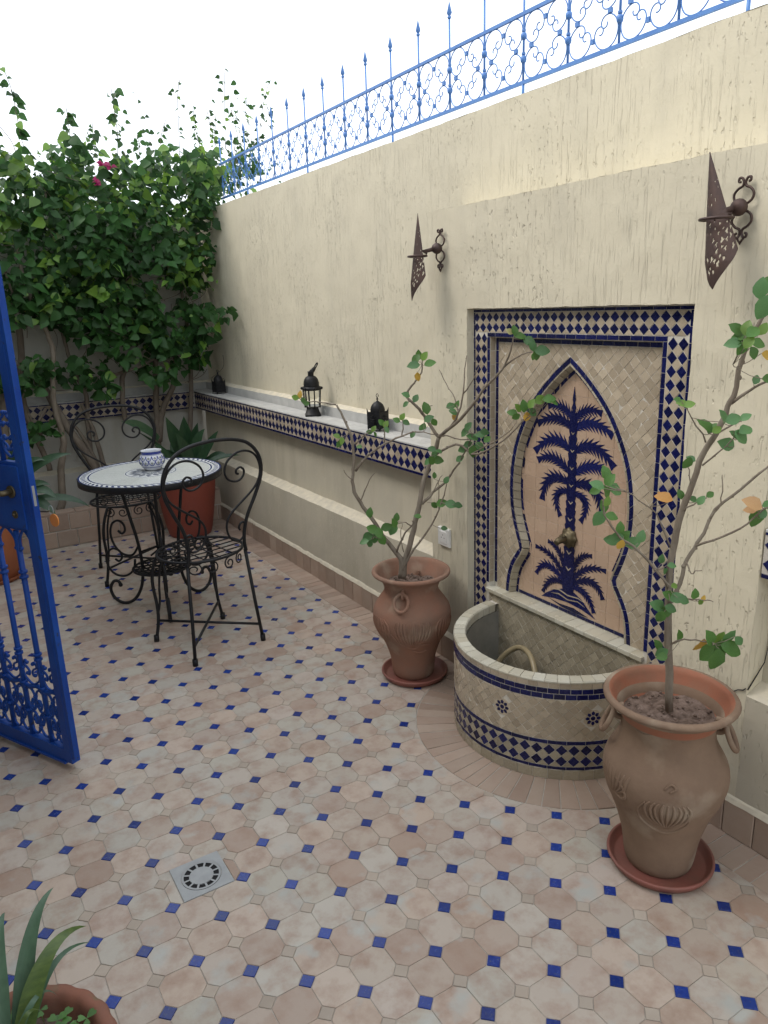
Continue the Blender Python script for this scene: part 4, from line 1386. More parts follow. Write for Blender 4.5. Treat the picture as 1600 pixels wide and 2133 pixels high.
dq = .0205
for i in range(-20, 21):
    for j in range(0, 60):
        if (i + j) % 2: continue
        u = i * dq; v = LZ + j * dq
        if abs(u) > UI or v > ZI: continue
        poly = [(u + dq, v), (u, v + dq), (u - dq, v), (u, v - dq)]
        for (px, py, nx, ny) in ((UI - .0198, 0, 1, 0), (-UI + .0198, 0, -1, 0), (0, ZI - .0198, 0, 1), (0, LZ + .001, 0, -1)):
            poly = clip_half(poly, px, py, nx, ny)
            if len(poly) < 3: break
        if len(poly) < 3: continue
        au = abs(u)
        d, px, py, tx, ty = nearest(L0, au, v)
        sgn = 1 if u >= 0 else -1
        if sqrt(d) < dq * 1.3:
            # outward normal of the arch (towards larger u)
            nx, ny = -ty, tx
            if nx < 0: nx, ny = -nx, -ny
            if v > L0[0][1] - .01 and au < .02: nx, ny = .6, .8
            poly = clip_half(poly, sgn * px, py, -sgn * nx, -ny)
            if len(poly) < 3 or abs(area(poly)) < .00005: continue
        elif in_arch(L0, u, v):
            continue
        cx = sum(q[0] for q in poly) / len(poly); cy = sum(q[1] for q in poly) / len(poly)
        TF.put(tile_geo([(q[0] - cx, q[1] - cy) for q in poly], .0006, .0028, .0007, .005), on(FBf, cx, cy, rnd.uniform(-.0006, .0005), tilt=.032))
# panel under the ledge, down into the basin
b = MB()
b.add([FA @ Vector(v) for v in ((-UI, -.0, 0), (UI, -.0, 0), (UI, LZ - .012, 0), (-UI, LZ - .012, 0))], [(0, 1, 2, 3)])
b.build('basin_back_backing', M_joint, ft)
TFb = Tiles('field_tile', M_olive, ft, 298)
for i in range(-20, 21):
    for j in range(0, 20):
        if (i + j) % 2: continue
        u = i * dq; v = .06 + j * dq
        poly = [(u + dq, v), (u, v + dq), (u - dq, v), (u, v - dq)]
        for (px, py, nx, ny) in ((UI - .001, 0, 1, 0), (-UI + .001, 0, -1, 0), (0, LZ - .014, 0, 1)):
            poly = clip_half(poly, px, py, nx, ny)
            if len(poly) < 3: break
        if len(poly) < 3 or area(poly) < .00005: continue
        cx = sum(q[0] for q in poly) / len(poly); cy = sum(q[1] for q in poly) / len(poly)
        TFb.put(tile_geo([(q[0] - cx, q[1] - cy) for q in poly], .0006, .0026, .0007, .005), on(FA, cx, cy, rnd.uniform(-.0005, .0005), tilt=.014))
TFb.done()
# ledge
b = MB()
b.box(XA - .013, XC + .004, WY - UI - .006, WY + UI + .006, LZ - .014, LZ - .004)
b.build('ledge', M_grout_l, ft)
TL = Tiles('ledge_tile', M_rim, ft, 100)
u = -UI - .006
FL = fr((XA - .015, WY, LZ - .004), (0, -1, 0), (1, 0, 0), (0, 0, 1))
FLf = fr((XA - .013, WY, LZ - .016), (0, -1, 0), (0, 0, 1), (-1, 0, 0))
while u < UI:
    L_ = min(rnd.uniform(.044, .052), UI + .006 - u)
    wd = XC - XA + .015
    # frame FL has u x v pointing down, so list clockwise seen from above
    TL.put(tile_geo([(-L_ / 2, 0), (L_ / 2, 0), (L_ / 2, wd), (-L_ / 2, wd)], .0007, .004, .001, .003),
           fr((XA - .015, WY - (u + L_ / 2), LZ - .004), (0, -1, 0), (1, 0, 0), (0, 0, 1)) if False else
           fr((XA - .015, WY - (u + L_ / 2), LZ - .004), (0, 1, 0), (-1, 0, 0), (0, 0, 1)) @ Matrix.Rotation(pi, 4, 'Z') @ Matrix.Translation((0, 0, rnd.uniform(-.0005, .0005))))
    TL.put(tile_geo([(-L_ / 2, 0), (L_ / 2, 0), (L_ / 2, .014), (-L_ / 2, .014)], .0006, .003, .0008, .003), on(FLf, u + L_ / 2, 0, rnd.uniform(-.0004, .0004)))
    u += L_
TL.done(); 

# pink back tiles with the palm inlaid
TP = Tiles('picture_tile', M_pink, ft, 250)
tw, tht = .060, .052
for i in range(-6, 6):
    for j in range(0, 18):
        u0, v0 = i * tw + .0, LZ + .016 + j * tht
        poly = [(u0, v0), (u0 + tw, v0), (u0 + tw, v0 + tht), (u0, v0 + tht)]
        uc, vc = u0 + tw / 2, v0 + tht / 2
        d, px, py, tx, ty = nearest(L3, abs(uc), vc)
        if sqrt(d) < .06:
            nx, ny = -ty, tx
            if nx < 0: nx, ny = -nx, -ny
            s = 1 if uc > 0 else -1
            poly = clip_half(poly, s * px + s * nx * .012, py + ny * .012, s * nx, ny)
        elif not in_arch(L3, uc, vc):
            continue
        if len(poly) < 3 or area(poly) < .0002: continue
        cx = sum(q[0] for q in poly) / len(poly); cy = sum(q[1] for q in poly) / len(poly)
        TP.put(tile_geo([(q[0] - cx, q[1] - cy) for q in poly], .0004, .0012, .0005, .004), on(FC, cx, cy, 0, tilt=.004))
TP.done()


def inlay(poly, F, parent, name, t=.0021, mt=None, base=.0008):
    if area(poly) < 0: poly = list(reversed(poly))
    n = len(poly)
    vs = [F @ Vector((x, y, base)) for x, y in poly] + [F @ Vector((x, y, t)) for x, y in poly]
    fs = [tuple(n + i for i in range(n))] + [(i, (i + 1) % n, n + (i + 1) % n, n + i) for i in range(n)]
    q = MB(); q.add(vs, fs)
    return q.build(name, mt or M_navy, parent)


def frond(p0, p1, p2, wd, n=9):
    """sickle leaf with saw-toothed edges"""
    P = []
    for i in range(n + 1):
        t = i / n
        x = (1 - t) ** 2 * p0[0] + 2 * t * (1 - t) * p1[0] + t * t * p2[0]
        y = (1 - t) ** 2 * p0[1] + 2 * t * (1 - t) * p1[1] + t * t * p2[1]
        dx = 2 * (1 - t) * (p1[0] - p0[0]) + 2 * t * (p2[0] - p1[0]); dy = 2 * (1 - t) * (p1[1] - p0[1]) + 2 * t * (p2[1] - p1[1])
        l = hypot(dx, dy) or 1
        P.append((x, y, dx / l, dy / l, t))
    sd = [[], []]
    for k, s in enumerate((1, -1)):
        for i in range(n):
            x, y, tx, ty, t = P[i]
            w_in = wd * (.40 * (1 - .45 * t)) * (.45 + .55 * min(1, t * 4))
            w_out = wd * (1.25 if s < 0 else 1.05) * (sin(pi * min(1, .18 + t * .8)) ** .6)
            sd[k].append((x - ty * s * w_in, y + tx * s * w_in))
            x2, y2, tx2, ty2, t2 = P[min(n, i + 1)]
            fw = wd * .55
            sd[k].append((x2 - ty2 * s * w_out + tx2 * fw, y2 + tx2 * s * w_out + ty2 * fw))
    tip = P[-1]
    return [(P[0][0], P[0][1])] + sd[1] + [(tip[0] + tip[2] * wd * .5, tip[1] + tip[3] * wd * .5)] + list(reversed(sd[0]))


FROND += [((.015, .56), (.035, .66), (.10, .665), .013)]
for fi, (p0, p1, p2, wd) in enumerate(FROND):
    wd *= 1.22 if p0[1] > .85 else 1.1
    inlay(frond(p0, p1, p2, wd), FC, ft, 'palm_frond', .0019 + fi * .00011)
    inlay(frond((-p0[0], p0[1]), (-p1[0], p1[1]), (-p2[0], p2[1]), wd), FC, ft, 'palm_frond', .00195 + fi * .00011)
# trunk with saw edges, spear on top
tr = []
N_ = 22
for i in range(N_ + 1):
    z = .50 + (1.13 - .50) * i / N_
    w_ = .025 - .012 * i / N_
    tr.append((w_, z))
    if i < N_: tr.append((w_ + .005, z + .022))
poly = tr + [(.012, 1.135), (.006, 1.16), (.010, 1.17), (.004, 1.185), (.007, 1.197), (0, 1.24)]
poly = poly + [(-x, z) for x, z in reversed(poly[:-1])]
inlay(poly, FC, ft, 'palm_trunk', .0034)
for k in range(9):
    z = .58 + k * .062; w_ = .013 - .0006 * k
    inlay([(-w_, z + w_), (0, z), (w_, z + w_), (w_ * .8, z + w_ * 1.15), (0, z + w_ * .45), (-w_ * .8, z + w_ * 1.15)], FC, ft, 'chevron_inlay', .0040, M_cream, .002)
# mound with water lines
inlay([(-.135, .440), (-.11, .462), (-.07, .487), (-.03, .502), (.03, .505), (.07, .488), (.10, .462), (.135, .437), (.07, .452), (0, .458), (-.07, .452)], FC, ft, 'mound_inlay', .0019)
inlay([(-.10, .446), (-.04, .440), (.03, .445), (.10, .432), (.04, .428), (-.03, .431)], FC, ft, 'mound_inlay', .0019)
for dz in (0, .017):
    inlay([(-.085, .470 + dz * .9), (-.045, .480 + dz), (0, .470 + dz), (.05, .478 + dz * .8), (.085, .466 + dz), (.05, .4745 + dz * .8), (0, .466 + dz), (-.045, .4755 + dz)], FC, ft, 'wave_inlay', .0031, M_cream, .0018)
TBn.done(); TCr.done(); TSt.done(); TR.done(); TRg.done(); TRa.done(); TF.done()

# spout: petalled rosette with a short muzzle
b = MB()
SZ = .706
MS = FC @ Matrix.Translation((.0, SZ, .003))
prof = [(.0355, 0), (.036, .004), (.031, .010), (.024, .012), (.020, .020), (.017, .026)]
vs = []; n = 32
for (r, z) in prof:
    for j in range(n):
        th = 2 * pi * j / n
        rr = r * (1 + (.10 * cos(8 * th) if z < .011 else .02 * cos(4 * th)))
        vs.append(MS @ Vector((rr * cos(th), rr * sin(th), z)))
fs = [(i * n + j, i * n + (j + 1) % n, (i + 1) * n + (j + 1) % n, (i + 1) * n + j) for i in range(len(prof) - 1) for j in range(n)] + [tuple(5 * n + j for j in range(n))]
b.add(vs, fs, 0, True)
b.build('spout_rosette', M_brass, ft)
b = MB()
b.tube([MS @ Vector(q) for q in ((0, 0, .015), (0, .001, .035), (0, -.002, .055), (0, -.009, .066))], [.015, .0135, .012, .010], 14)
b.sphere(MS @ Vector((.007, .012, .035)), .006, 8, 6); b.sphere(MS @ Vector((-.007, .012, .035)), .006, 8, 6)
b.sphere(MS @ Vector((0, .006, .056)), .006, 8, 6)
b.build('spout', M_brass, ft)

# ---- basin
ZT = .357
b = MB()
def halfcyl(mb, r, z0, z1, inward=False, n=60, mi=0):
    vs = []
    for i in range(n + 1):
        th = radians(86) + radians(188) * i / n
        x, y_ = FX + r * cos(th), FY + r * sin(th)
        vs += [(x, y_, z0), (x, y_, z1)]
    fs = [((2 * i, 2 * i + 1, 2 * i + 3, 2 * i + 2) if not inward else (2 * i, 2 * i + 2, 2 * i + 3, 2 * i + 1)) for i in range(n)]
    mb.add(vs, fs, mi, True)
halfcyl(b, RB, 0, ZT); 
vs = []; n = 60
for i in range(n + 1):
    th = radians(86) + radians(188) * i / n
    vs += [(FX + RB * cos(th), FY + RB * sin(th), ZT), (FX + (RB - .042) * cos(th), FY + (RB - .042) * sin(th), ZT)]
b.add(vs, [(2 * i, 2 * i + 1, 2 * i + 3, 2 * i + 2) for i in range(n)])
b.build('basin_wall', M_joint, ft)
b = MB()
halfcyl(b, RB - .046, .045, ZT - .03, True)
vs = [(FX + (RB - .046) * cos(radians(86) + radians(188) * i / n), FY + (RB - .046) * sin(radians(86) + radians(188) * i / n), .048) for i in range(n + 1)]
b.add(vs, [tuple(range(n + 1))])
b.build('basin_lining', mat('grey_cement_lining', (.26, .245, .21), (.19, .185, .16), rough=.6, scale=14, bump=.4, bscale=80, coord='W'), ft)


def cyl(th, z, r, tlt=.01):
    """tile frame on the basin side"""
    M = fr((FX + r * cos(th), FY + r * sin(th), z), (-sin(th), cos(th), 0), (0, 0, 1), (cos(th), sin(th), 0))
    return M @ Matrix.Rotation(rnd.gauss(0, tlt), 4, 'X') @ Matrix.Rotation(rnd.gauss(0, tlt), 4, 'Y')


T0, T1 = radians(92.5), radians(267.5)


def cyl_row(T, z0, z1, L_, r=RB, stag=0, t=.0028, gap=.0007):
    n = round((T1 - T0) * r / L_); dt = (T1 - T0) / n; w_ = 2 * r * math.tan(dt / 2)
    gg = tile_geo([(-w_ / 2, 0), (w_ / 2, 0), (w_ / 2, z1 - z0), (-w_ / 2, z1 - z0)], gap, t, .0008, .004)
    for i in range(n):
        th = T0 + (i + .5 + stag) * dt
        T.put(gg, cyl(th, z0, r + rnd.uniform(-.0003, .0004), .008), (z0, z1, L_))


TC1 = Tiles('base_tile', M_olive, ft, 100)
cyl_row(TC1, .001, .037, .05); TC1.done()
TC2 = Tiles('blue_ring_tile', M_navy, ft, 290)
cyl_row(TC2, .038, .050, .062); cyl_row(TC2, .131, .145, .062); cyl_row(TC2, .294, .313, .036); cyl_row(TC2, .314, .332, .036, stag=.45)
TC2.done()
TC3 = Tiles('rim_side_tile', M_cream, ft, 100)
cyl_row(TC3, .333, .358, .034); TC3.done()
# rim top, rounded outer edge
TC4 = Tiles('rim_tile', M_rim, ft, 100)
n = round((T1 - T0) * RB / .040); dt = (T1 - T0) / n
for i in range(n):
    a0, a1 = -dt / 2 + .0025, dt / 2 - .0025
    ro, ri = RB + .003, RB - .043
    vs = []
    for (r, z) in ((ro, -.005), (ro, -.0005), (ro - .004, .004), (ri + .004, .004), (ri, -.0005), (ri, -.03)):
        vs += [(r * cos(a0), r * sin(a0), z), (r * cos(a1), r * sin(a1), z)]
    fs = [(2 * k, 2 * k + 1, 2 * k + 3, 2 * k + 2) for k in range(5)] + [tuple(2 * k for k in range(6)), tuple(2 * k + 1 for k in reversed(range(6)))]
    fs = [tuple(reversed(f_)) if len(f_) == 4 else f_ for f_ in fs]
    TC4.put((vs, fs, False), Matrix.Translation((FX, FY, ZT + rnd.uniform(-.0004, .0006))) @ Matrix.Rotation(T0 + (i + .5) * dt, 4, 'Z'), 'rim')
TC4.done()
# diamonds row
TD1 = Tiles('blue_tile', M_navy, ft, 200); TD2 = Tiles('cream_tile', M_olive, ft, 200)
nd = 29; dt = (T1 - T0) / nd; W = RB * dt; H = (.131 - .050) / 2
gd = tile_geo([(W / 2, 0), (0, H / 2), (-W / 2, 0), (0, -H / 2)], .0008, .003, .0007, .005)
gu = tile_geo([(-W / 2, 0), (W / 2, 0), (0, H / 2)], .0008, .0028, .0006, .005)
gn = tile_geo([(0, -H / 2), (W / 2, 0), (-W / 2, 0)], .0008, .0028, .0006, .005)
for i in range(nd):
    th = T0 + (i + .5) * dt
    for r in range(2): TD1.put(gd, cyl(th, .050 + (r + .5) * H, RB), 'd')
    if i < nd - 1:
        TD2.put(gd, cyl(th + dt / 2, .050 + H, RB), 'c'); TD2.put(gu, cyl(th + dt / 2, .050, RB), 'u'); TD2.put(gn, cyl(th + dt / 2, .131, RB), 'n')
TD1.done(); TD2.done()
# diagonal field with eight-petal stars
TF2 = Tiles('field_tile', M_cream, ft, 298)
stars = [(T0 + (T1 - T0) * .205, .228), (T0 + (T1 - T0) * .60, .228), (T0 + (T1 - T0) * .86, .228)]
q_ = .0186
for i in range(int((T1 - T0) * RB / q_) + 1):
    for j in range(0, 9):
        if (i + j) % 2: continue
        th = T0 + (i * q_) / RB; v = .146 + j * q_
        if any(hypot((th - a) * RB, v - z) < .034 for a, z in stars): continue
        poly = [(q_, 0), (0, q_), (-q_, 0), (0, -q_)]
        poly = clip_half(poly, 0, .146 - v, 0, -1); poly = clip_half(poly, 0, .293 - v, 0, 1) if len(poly) > 2 else poly
        poly = clip_half(poly, (T0 - th) * RB, 0, -1, 0) if len(poly) > 2 else poly
        if len(poly) < 3 or area(poly) < .00004: continue
        TF2.put(tile_geo(poly, .0006, .0027, .0007, .005), cyl(th, v, RB + rnd.uniform(-.0006, .0005), .035))
TF2.done()
TSs = Tiles('star_petal', M_navy, ft, 60); TSw = Tiles('star_ground_tile', M_cream, ft, 60)
pet = tile_geo([(-.0045, .009), (.0, .0075), (.0045, .009), (.006, .020), (0, .025), (-.006, .020)], .0004, .0032, .0005, .004)
pet = (pet[0], pet[1], False) if pet else None
hexa = tile_geo([(.0085 * cos(pi / 4 * k), .0085 * sin(pi / 4 * k)) for k in range(8)], .0004, .0032, .0005, .004)
bgp = tile_geo([(.033 * cos(pi / 4 * k + pi / 8), .033 * sin(pi / 4 * k + pi / 8)) for k in range(8)], .0004, .0016, .0005, .004)
for (a, z) in stars:
    M = cyl(a, z, RB, 0)
    TSw.put(bgp, M, 'bg')
    TSs.put(hexa, M, 'hx')
    for k in range(8):
        pp = [(-.0045, .011), (.0045, .011), (.0065, .020), (0, .027), (-.0065, .020)]
        TSs.put(tile_geo(pp, .0004, .0032, .0005, .004), M @ Matrix.Rotation(pi / 4 * k, 4, 'Z'), 'pt')
TSs.done(); TSw.done()

# hose lying in the basin
b = MB()
pts = smooth_pl([(1.72, 2.07, .07), (1.735, 2.055, .14), (1.765, 2.03, .20), (1.785, 1.98, .243), (1.765, 1.905, .262), (1.735, 1.84, .25), (1.705, 1.79, .205), (1.68, 1.75, .13), (1.66, 1.71, .065), (1.66, 1.62, .058)], 6)
b.tube(pts, .0105, 12)
tag(b.build('garden_hose', M_hose), 'short ochre hose bent in a loop inside the fountain basin', 'hose')

# ================================================================== objects on the wall
def spiral2(c, r0, r1, a0, a1, n=18):
    """2D arc whose radius runs from r0 to r1"""
    return [(c[0] + (r0 + (r1 - r0) * i / n) * cos(a0 + (a1 - a0) * i / n), c[1] + (r0 + (r1 - r0) * i / n) * sin(a0 + (a1 - a0) * i / n)) for i in range(n + 1)]


# ---- switch socket
so = thing('wall_socket', 'white square double socket on the panel edge above the left pot', 'socket', (PX - .006, 2.458, .568))
MF = fr((PX - .004, 2.458, .568), (0, -1, 0), (0, 0, 1), (-1, 0, 0))
b = MB(); hs = .040
b.addm(tile_geo([(-hs, -hs), (hs, -hs), (hs, hs), (-hs, hs)], 0, .009, .003, .006), MF); b.build('cover_plate', M_white, so)
b = MB(); b.addm(tile_geo([(-.026, -.026), (.026, -.026), (.026, .026), (-.026, .026)], 0, .0115, .0012, .002), MF); b.build('insert', M_white, so)
b = MB()
for (u, v) in ((-.010, -.002), (.010, -.002), (0, .010)):
    b.add([MF @ Vector((u + .0025 * cos(k * pi / 4), v + .0025 * sin(k * pi / 4), .0118)) for k in range(8)], [tuple(range(8))])
b.build('contact_hole', M_dark, so)  # flat black discs painted as the shaded contact holes


# ---- wall lamps: perforated pointed sheet held in a ring on a scrolled bracket
def make_sconce(name, label, yw, zb, du=0.0, lean=0.0, dd=0.0):
    """yw,zb: ball centre on the wall"""
    t = thing(name, label, 'wall lamp', (PX, yw, zb), 0, 'pierced metal wall lamps on the panel')
    MW = fr((PX - .004, yw, zb), (0, -1, 0), (0, 0, 1), (-1, 0, 0))     # u right, v up, d out of the wall
    # bracket: two lyre shaped loops, upper and lower
    for s, vv in ((1, 1), (-1, -1)):
        b = MB()
        for k in (-1, 1):
            pl = [(.012 * k, .012), (.034 * k, .028), (.040 * k, .052), (.026 * k, .072), (.008 * k, .082), (.004 * k, .096), (.010 * k, .112), (.022 * k, .114), (.024 * k, .102), (.016 * k, .098)]
            pl = smooth_pl(pl, 4)
            b.tube([MW @ Vector((u * .66, v * vv * .60, .010)) for u, v in pl], .0032, 7)
        if vv < 0:
            b.tube([MW @ Vector((u * .66, -v * .60, .010)) for u, v in ((-.005, .104), (-.012, .120), (0, .138), (.012, .120), (.005, .104))], .0035, 6)
        b.build('scroll_bracket', M_rust, t)
    b = MB(); b.sphere(MW @ Vector((0, 0, .026)), .0205, 18, 12); b.build('ball', M_rust, t)
    # arm and ring
    RC = MW @ Vector((-.052 + du, -.026, .120 + dd))
    b = MB(); b.tube([MW @ Vector((0, 0, .03)), MW @ Vector((-.022, -.011, .075)), RC + (MW.to_3x3() @ Vector((.02, .008, -.03)))], [.0085, .007, .005], 10)
    b.build('arm', M_rust, t)
    b = MB(); rr = .034
    b.tube([RC + Vector((rr * cos(a), rr * sin(a) * 1.15, 0)) for a in [radians(k * 15) for k in range(24)]], .0038, 7, closed=True)
    b.build('ring', M_rust, t)
    # shade: sheet bent to a half cone, wide low end cut to a point, pierced with triangles
    b = MB()
    NU, NV = 44, 96
    zt_ = .155
    def pt(i, j):
        k = j / NV
        a = -1.0 + 2.0 * i / NU
        # lower edge cut to an off-centre point
        ze = (-.165 + (.040) * (-.35 - a) / .65) if a < -.35 else (-.165 + .092 * (a + .35) / 1.35)
        z = zt_ + (ze - zt_) * k
        R = max(.0012, .0475 * min(1.04, (zt_ - z) / .245) ** .95)
        ang = a * radians(76) + pi
        # ang = pi points away from the wall (out into the yard)
        cx, cy = RC.x + .012, RC.y
        return Vector((cx + R * cos(ang) * .76, cy + R * sin(ang) + lean * z, RC.z + z))
    idx = [[pt(i, j) for i in range(NU + 1)] for j in range(NV + 1)]
    holes = []
    hr = random.Random(5)
    rows = [(.20, .5), (.27, .8), (.335, .8), (.40, .8), (.55, .7), (.615, .8), (.68, .8), (.745, .8), (.80, .85), (.85, .9), (.90, .9)]
    for ri, (kv, dens) in enumerate(rows):
        nh = 4 + int(5 * kv)
        for q in range(nh):
            if hr.random() > dens: continue
            cu = (q + .5 + (.25 if ri % 2 else -.25)) / nh * NU
            cv = kv * NV; up = (q + ri) % 2
            sz = 1.0 + (.7 if kv > .72 else .25) * hr.random() + (.3 if kv > .72 else 0)
            if kv > .8 and abs(cu / NU - .5) > .42: continue
            holes.append((cu, cv, up, sz))
    def hit(i, j):
        for (cu, cv, up, sz) in holes:
            dv = (j + .5 - cv) / (sz * 1.15)
            if abs(dv) > 1: continue
            w_ = (1 + dv) / 2 if up else (1 - dv) / 2
            if abs(i + .5 - cu) < w_ * sz * 1.05: return True
        return False
    vs = [p for row in idx for p in row]; fs = []
    for j in range(NV):
        for i in range(NU):
            if hit(i, j): continue
            q0 = j * (NU + 1) + i
            fs.append((q0, q0 + 1, q0 + NU + 2, q0 + NU + 1))
    b.add(vs, fs, 0, True)
    o = b.build('shade', M_rust, t)
    md = o.modifiers.new('thickness', 'SOLIDIFY'); md.thickness = .0012; md.offset = 0
    return t


make_sconce('wall_lamp', 'pierced rusty pointed wall lamp left of the mosaic panel', 2.452, 1.728, .014, .06, -.03)
make_sconce('wall_lamp', 'pierced rusty pointed wall lamp right of the mosaic panel', 1.197, 1.728, .038, .26, -.03)


# ---- lanterns on the shelf
def small_lantern(x, y, rz, label, s=1.0, door=False):
    t = thing('lantern', label, 'lantern', (x, y, .9375), rz, 'black lanterns on the tiled shelf')
    def P(u, v, z): return (u * s, v * s, z * s)
    w_ = .036
    b = MB()
    for sx in (-1, 1):
        for sy in (-1, 1):
            b.add([P(*q) for q in ((sx * w_, sy * w_, .016), (sx * (w_ - .012), sy * w_, .016), (sx * w_, sy * (w_ - .012), .016), (sx * (w_ + .001), sy * (w_ + .001), 0))], [(0, 1, 3), (0, 3, 2), (1, 2, 3), (0, 2, 1)])
    b.build('feet', M_iron, t, local=True)
    b = MB()
    NN = 12
    for k in range(4):     # four pierced side panels with horned tops
        M = Matrix.Rotation(k * pi / 2, 4, 'Z')
        pr = [(-w_, .013), (w_, .013), (w_ + .001, .085), (w_ + .0015, .108), (w_ - .007, .092), (w_ - .014, .089), (-w_ + .014, .089), (-w_ + .007, .092), (-w_ - .0015, .108), (-w_ - .001, .085)]
        for dpt in (0,):
            vs = [M @ Vector(P(u, -w_ - .001, z)) for u, z in pr] + [M @ Vector(P(u, -w_ + .001, z)) for u, z in pr]
            n = len(pr)
            b.add(vs, [tuple(range(n)), tuple(reversed(range(n, 2 * n)))] + [(i, n + i, n + (i + 1) % n, (i + 1) % n) for i in range(n)])
        # raised frame and rosette
        b.addm(([P(-w_ * .75, -w_ - .0035, .028), P(w_ * .75, -w_ - .0035, .028), P(w_ * .75, -w_ - .0035, .032), P(-w_ * .75, -w_ - .0035, .032), P(-w_ * .75, -w_, .028), P(w_ * .75, -w_, .028), P(w_ * .75, -w_, .032), P(-w_ * .75, -w_, .032)],
                [(0, 1, 2, 3), (0, 4, 5, 1), (3, 2, 6, 7), (1, 5, 6, 2), (0, 3, 7, 4)], False), M)
        for a in range(8):
            an = a * pi / 4
            b.tube([M @ Vector(P(.008 * cos(an), -w_ - .003, .060 + .008 * sin(an))), M @ Vector(P(.017 * cos(an), -w_ - .003, .060 + .017 * sin(an)))], .0016 * s, 5)
    b.build('side_panels', M_iron, t, local=True)
    b = MB()
    b.lathe([(r * s, z * s) for r, z in ((.034, .086), (.0345, .100), (.032, .112), (.026, .124), (.017, .133), (.008, .138), (.003, .143), (.0, .144))], 20,
            fn=lambda r, z, th: r * (1 + .03 * cos(8 * th)))
    b.build('dome', M_iron, t, local=True)
    b = MB(); b.tube([P(0, 0, .138), P(0, 0, .158)], .0025 * s, 6); b.sphere(P(0, 0, .150), .0055 * s, 8, 6)
    b.tube([P(.0085 * cos(a), 0, .166 + .0085 * sin(a)) for a in [k * pi / 8 for k in range(16)]], .0016 * s, 5, closed=True)
    b.build('hanging_ring', M_iron, t, local=True)
    if door:
        b = MB(); b.box(-w_ * 1.02 - .014, -w_ * 1.02, -.012, .012, .03, .06); b.tube([(-w_ - .016, 0, .045), (-w_ - .022, 0, .045)], .005, 6)
        b.build('door_latch', M_iron, t, local=True)
    return t


small_lantern(1.872, 5.34, radians(8), 'small dark domed lantern at the far corner end of the shelf', .98)
small_lantern(1.872, 3.10, radians(22), 'black domed lantern with four horns on the shelf nearest the hibiscus', 1.02, True)

t = thing('lantern', 'tall black lantern with glass sides and bent neck in the middle of the shelf', 'lantern', (1.868, 3.80, .9375), radians(20), 'black lanterns on the tiled shelf')
b = MB()
b.lathe([(.0, .0), (.062, .0), (.062, .008), (.056, .014), (.046, .042), (.042, .048), (.0, .048)], 4, fn=None); b.build('base', M_iron, t, local=True)
for k in range(6):
    a = k * pi / 3
    b = MB(); b.tube([(.043 * cos(a), .043 * sin(a), .045), (.050 * cos(a), .050 * sin(a), .145)], .0036, 6); b.build('post', M_iron, t, local=True)
b = MB(); b.lathe([(.040, .046), (.046, .145)], 6); b.build('glass_side', M_glass, t, local=True)
b = MB(); b.lathe([(.0, .145), (.052, .143), (.054, .150), (.052, .162), (.0, .162)], 24)
for k in range(6):
    a = k * pi / 3; b.sphere((.056 * cos(a), .056 * sin(a), .154), .0085, 8, 6)
b.build('collar', M_iron, t, local=True)
b = MB(); b.lathe([(.044, .160), (.043, .185), (.038, .203), (.029, .216), (.018, .222), (.0, .223)], 24); b.build('dome', M_iron, t, local=True)
b = MB(); b.lathe([(.017, .218), (.017, .240), (.019, .246), (.0, .248)], 12)
b.tube([(.004, 0, .240), (.02, 0, .252), (.034, 0, .262)], [.014, .012, .009], 10)
b.build('neck', M_iron, t, local=True)
b = MB()
b.tube([(.046 + (.018 * cos(a)) * cos(.7) , 0, .274 + .018 * cos(a) * sin(.7) + .009 * sin(a) * .9) for a in [k * pi / 9 for k in range(18)]], .0035, 6, closed=True)
b.build('hanging_ring', M_iron, t, local=True)


# ---- fence on top of the wall
FXX = 2.05
fn = thing('wrought_iron_fence', 'light blue wrought iron fence with spear tops and scrolls on the long wall', 'fence', (FXX, 3, 2.22))
RB0, RB1 = 2.287, 2.507
b = MB(); b.box(FXX - .005, FXX + .005, .60, 5.42, RB0 - .006, RB0 + .006); b.build('lower_rail', M_fence, fn)
b = MB(); b.box(FXX - .005, FXX + .005, .60, 5.42, RB1 - .006, RB1 + .006); b.build('upper_rail', M_fence, fn)
P0, PITCH = 2.292, .2205
b = MB()
zf = -.067
b.tube([(0, 0, 0), (0, 0, .335)], .0042, 8)
for z in (.075, .149): b.lathe([(.0055, z - .012), (.010, z - .008), (.0115, z), (.010, z + .008), (.0055, z + .012)], 10); b.lathe([(.007, z + .014), (.0075, z + .018), (.007, z + .022)], 8)
b.lathe([(.0055, .332), (.009, .337), (.0055, .342)], 8)
b.lathe([(.003, .34), (.0115, .352), (.001, .392)], 6)
post_me = b.mesh('spear_post', M_fence)
b = MB()
b.tube([(0, 0, 0), (0, 0, -.07)], .0055, 8)
foot_me = b.mesh('post_foot', M_fence)
# a C scroll: big outward bow in the corner of the bay, both ends rolled in
R_ = .0505


def cscroll(R, L0_, L1_, kmax, c, ang0):
    """C scroll symmetric about ang0, made by walking along a curve whose curvature tightens"""
    def half(sg):
        x, y = c[0] + R * cos(ang0), c[1] + R * sin(ang0); h_ = ang0 + sg * pi / 2
        out = [(x, y)]; ds = .0035; s = 0
        while s < L0_ + L1_:
            k = 1 / R if s < L0_ else 1 / R + (kmax - 1 / R) * ((s - L0_) / L1_) ** 1.6
            h_ += sg * k * ds; x += cos(h_) * ds; y += sin(h_) * ds; s += ds; out.append((x, y))
        return out
    return list(reversed(half(-1)))[:-1] + half(1)


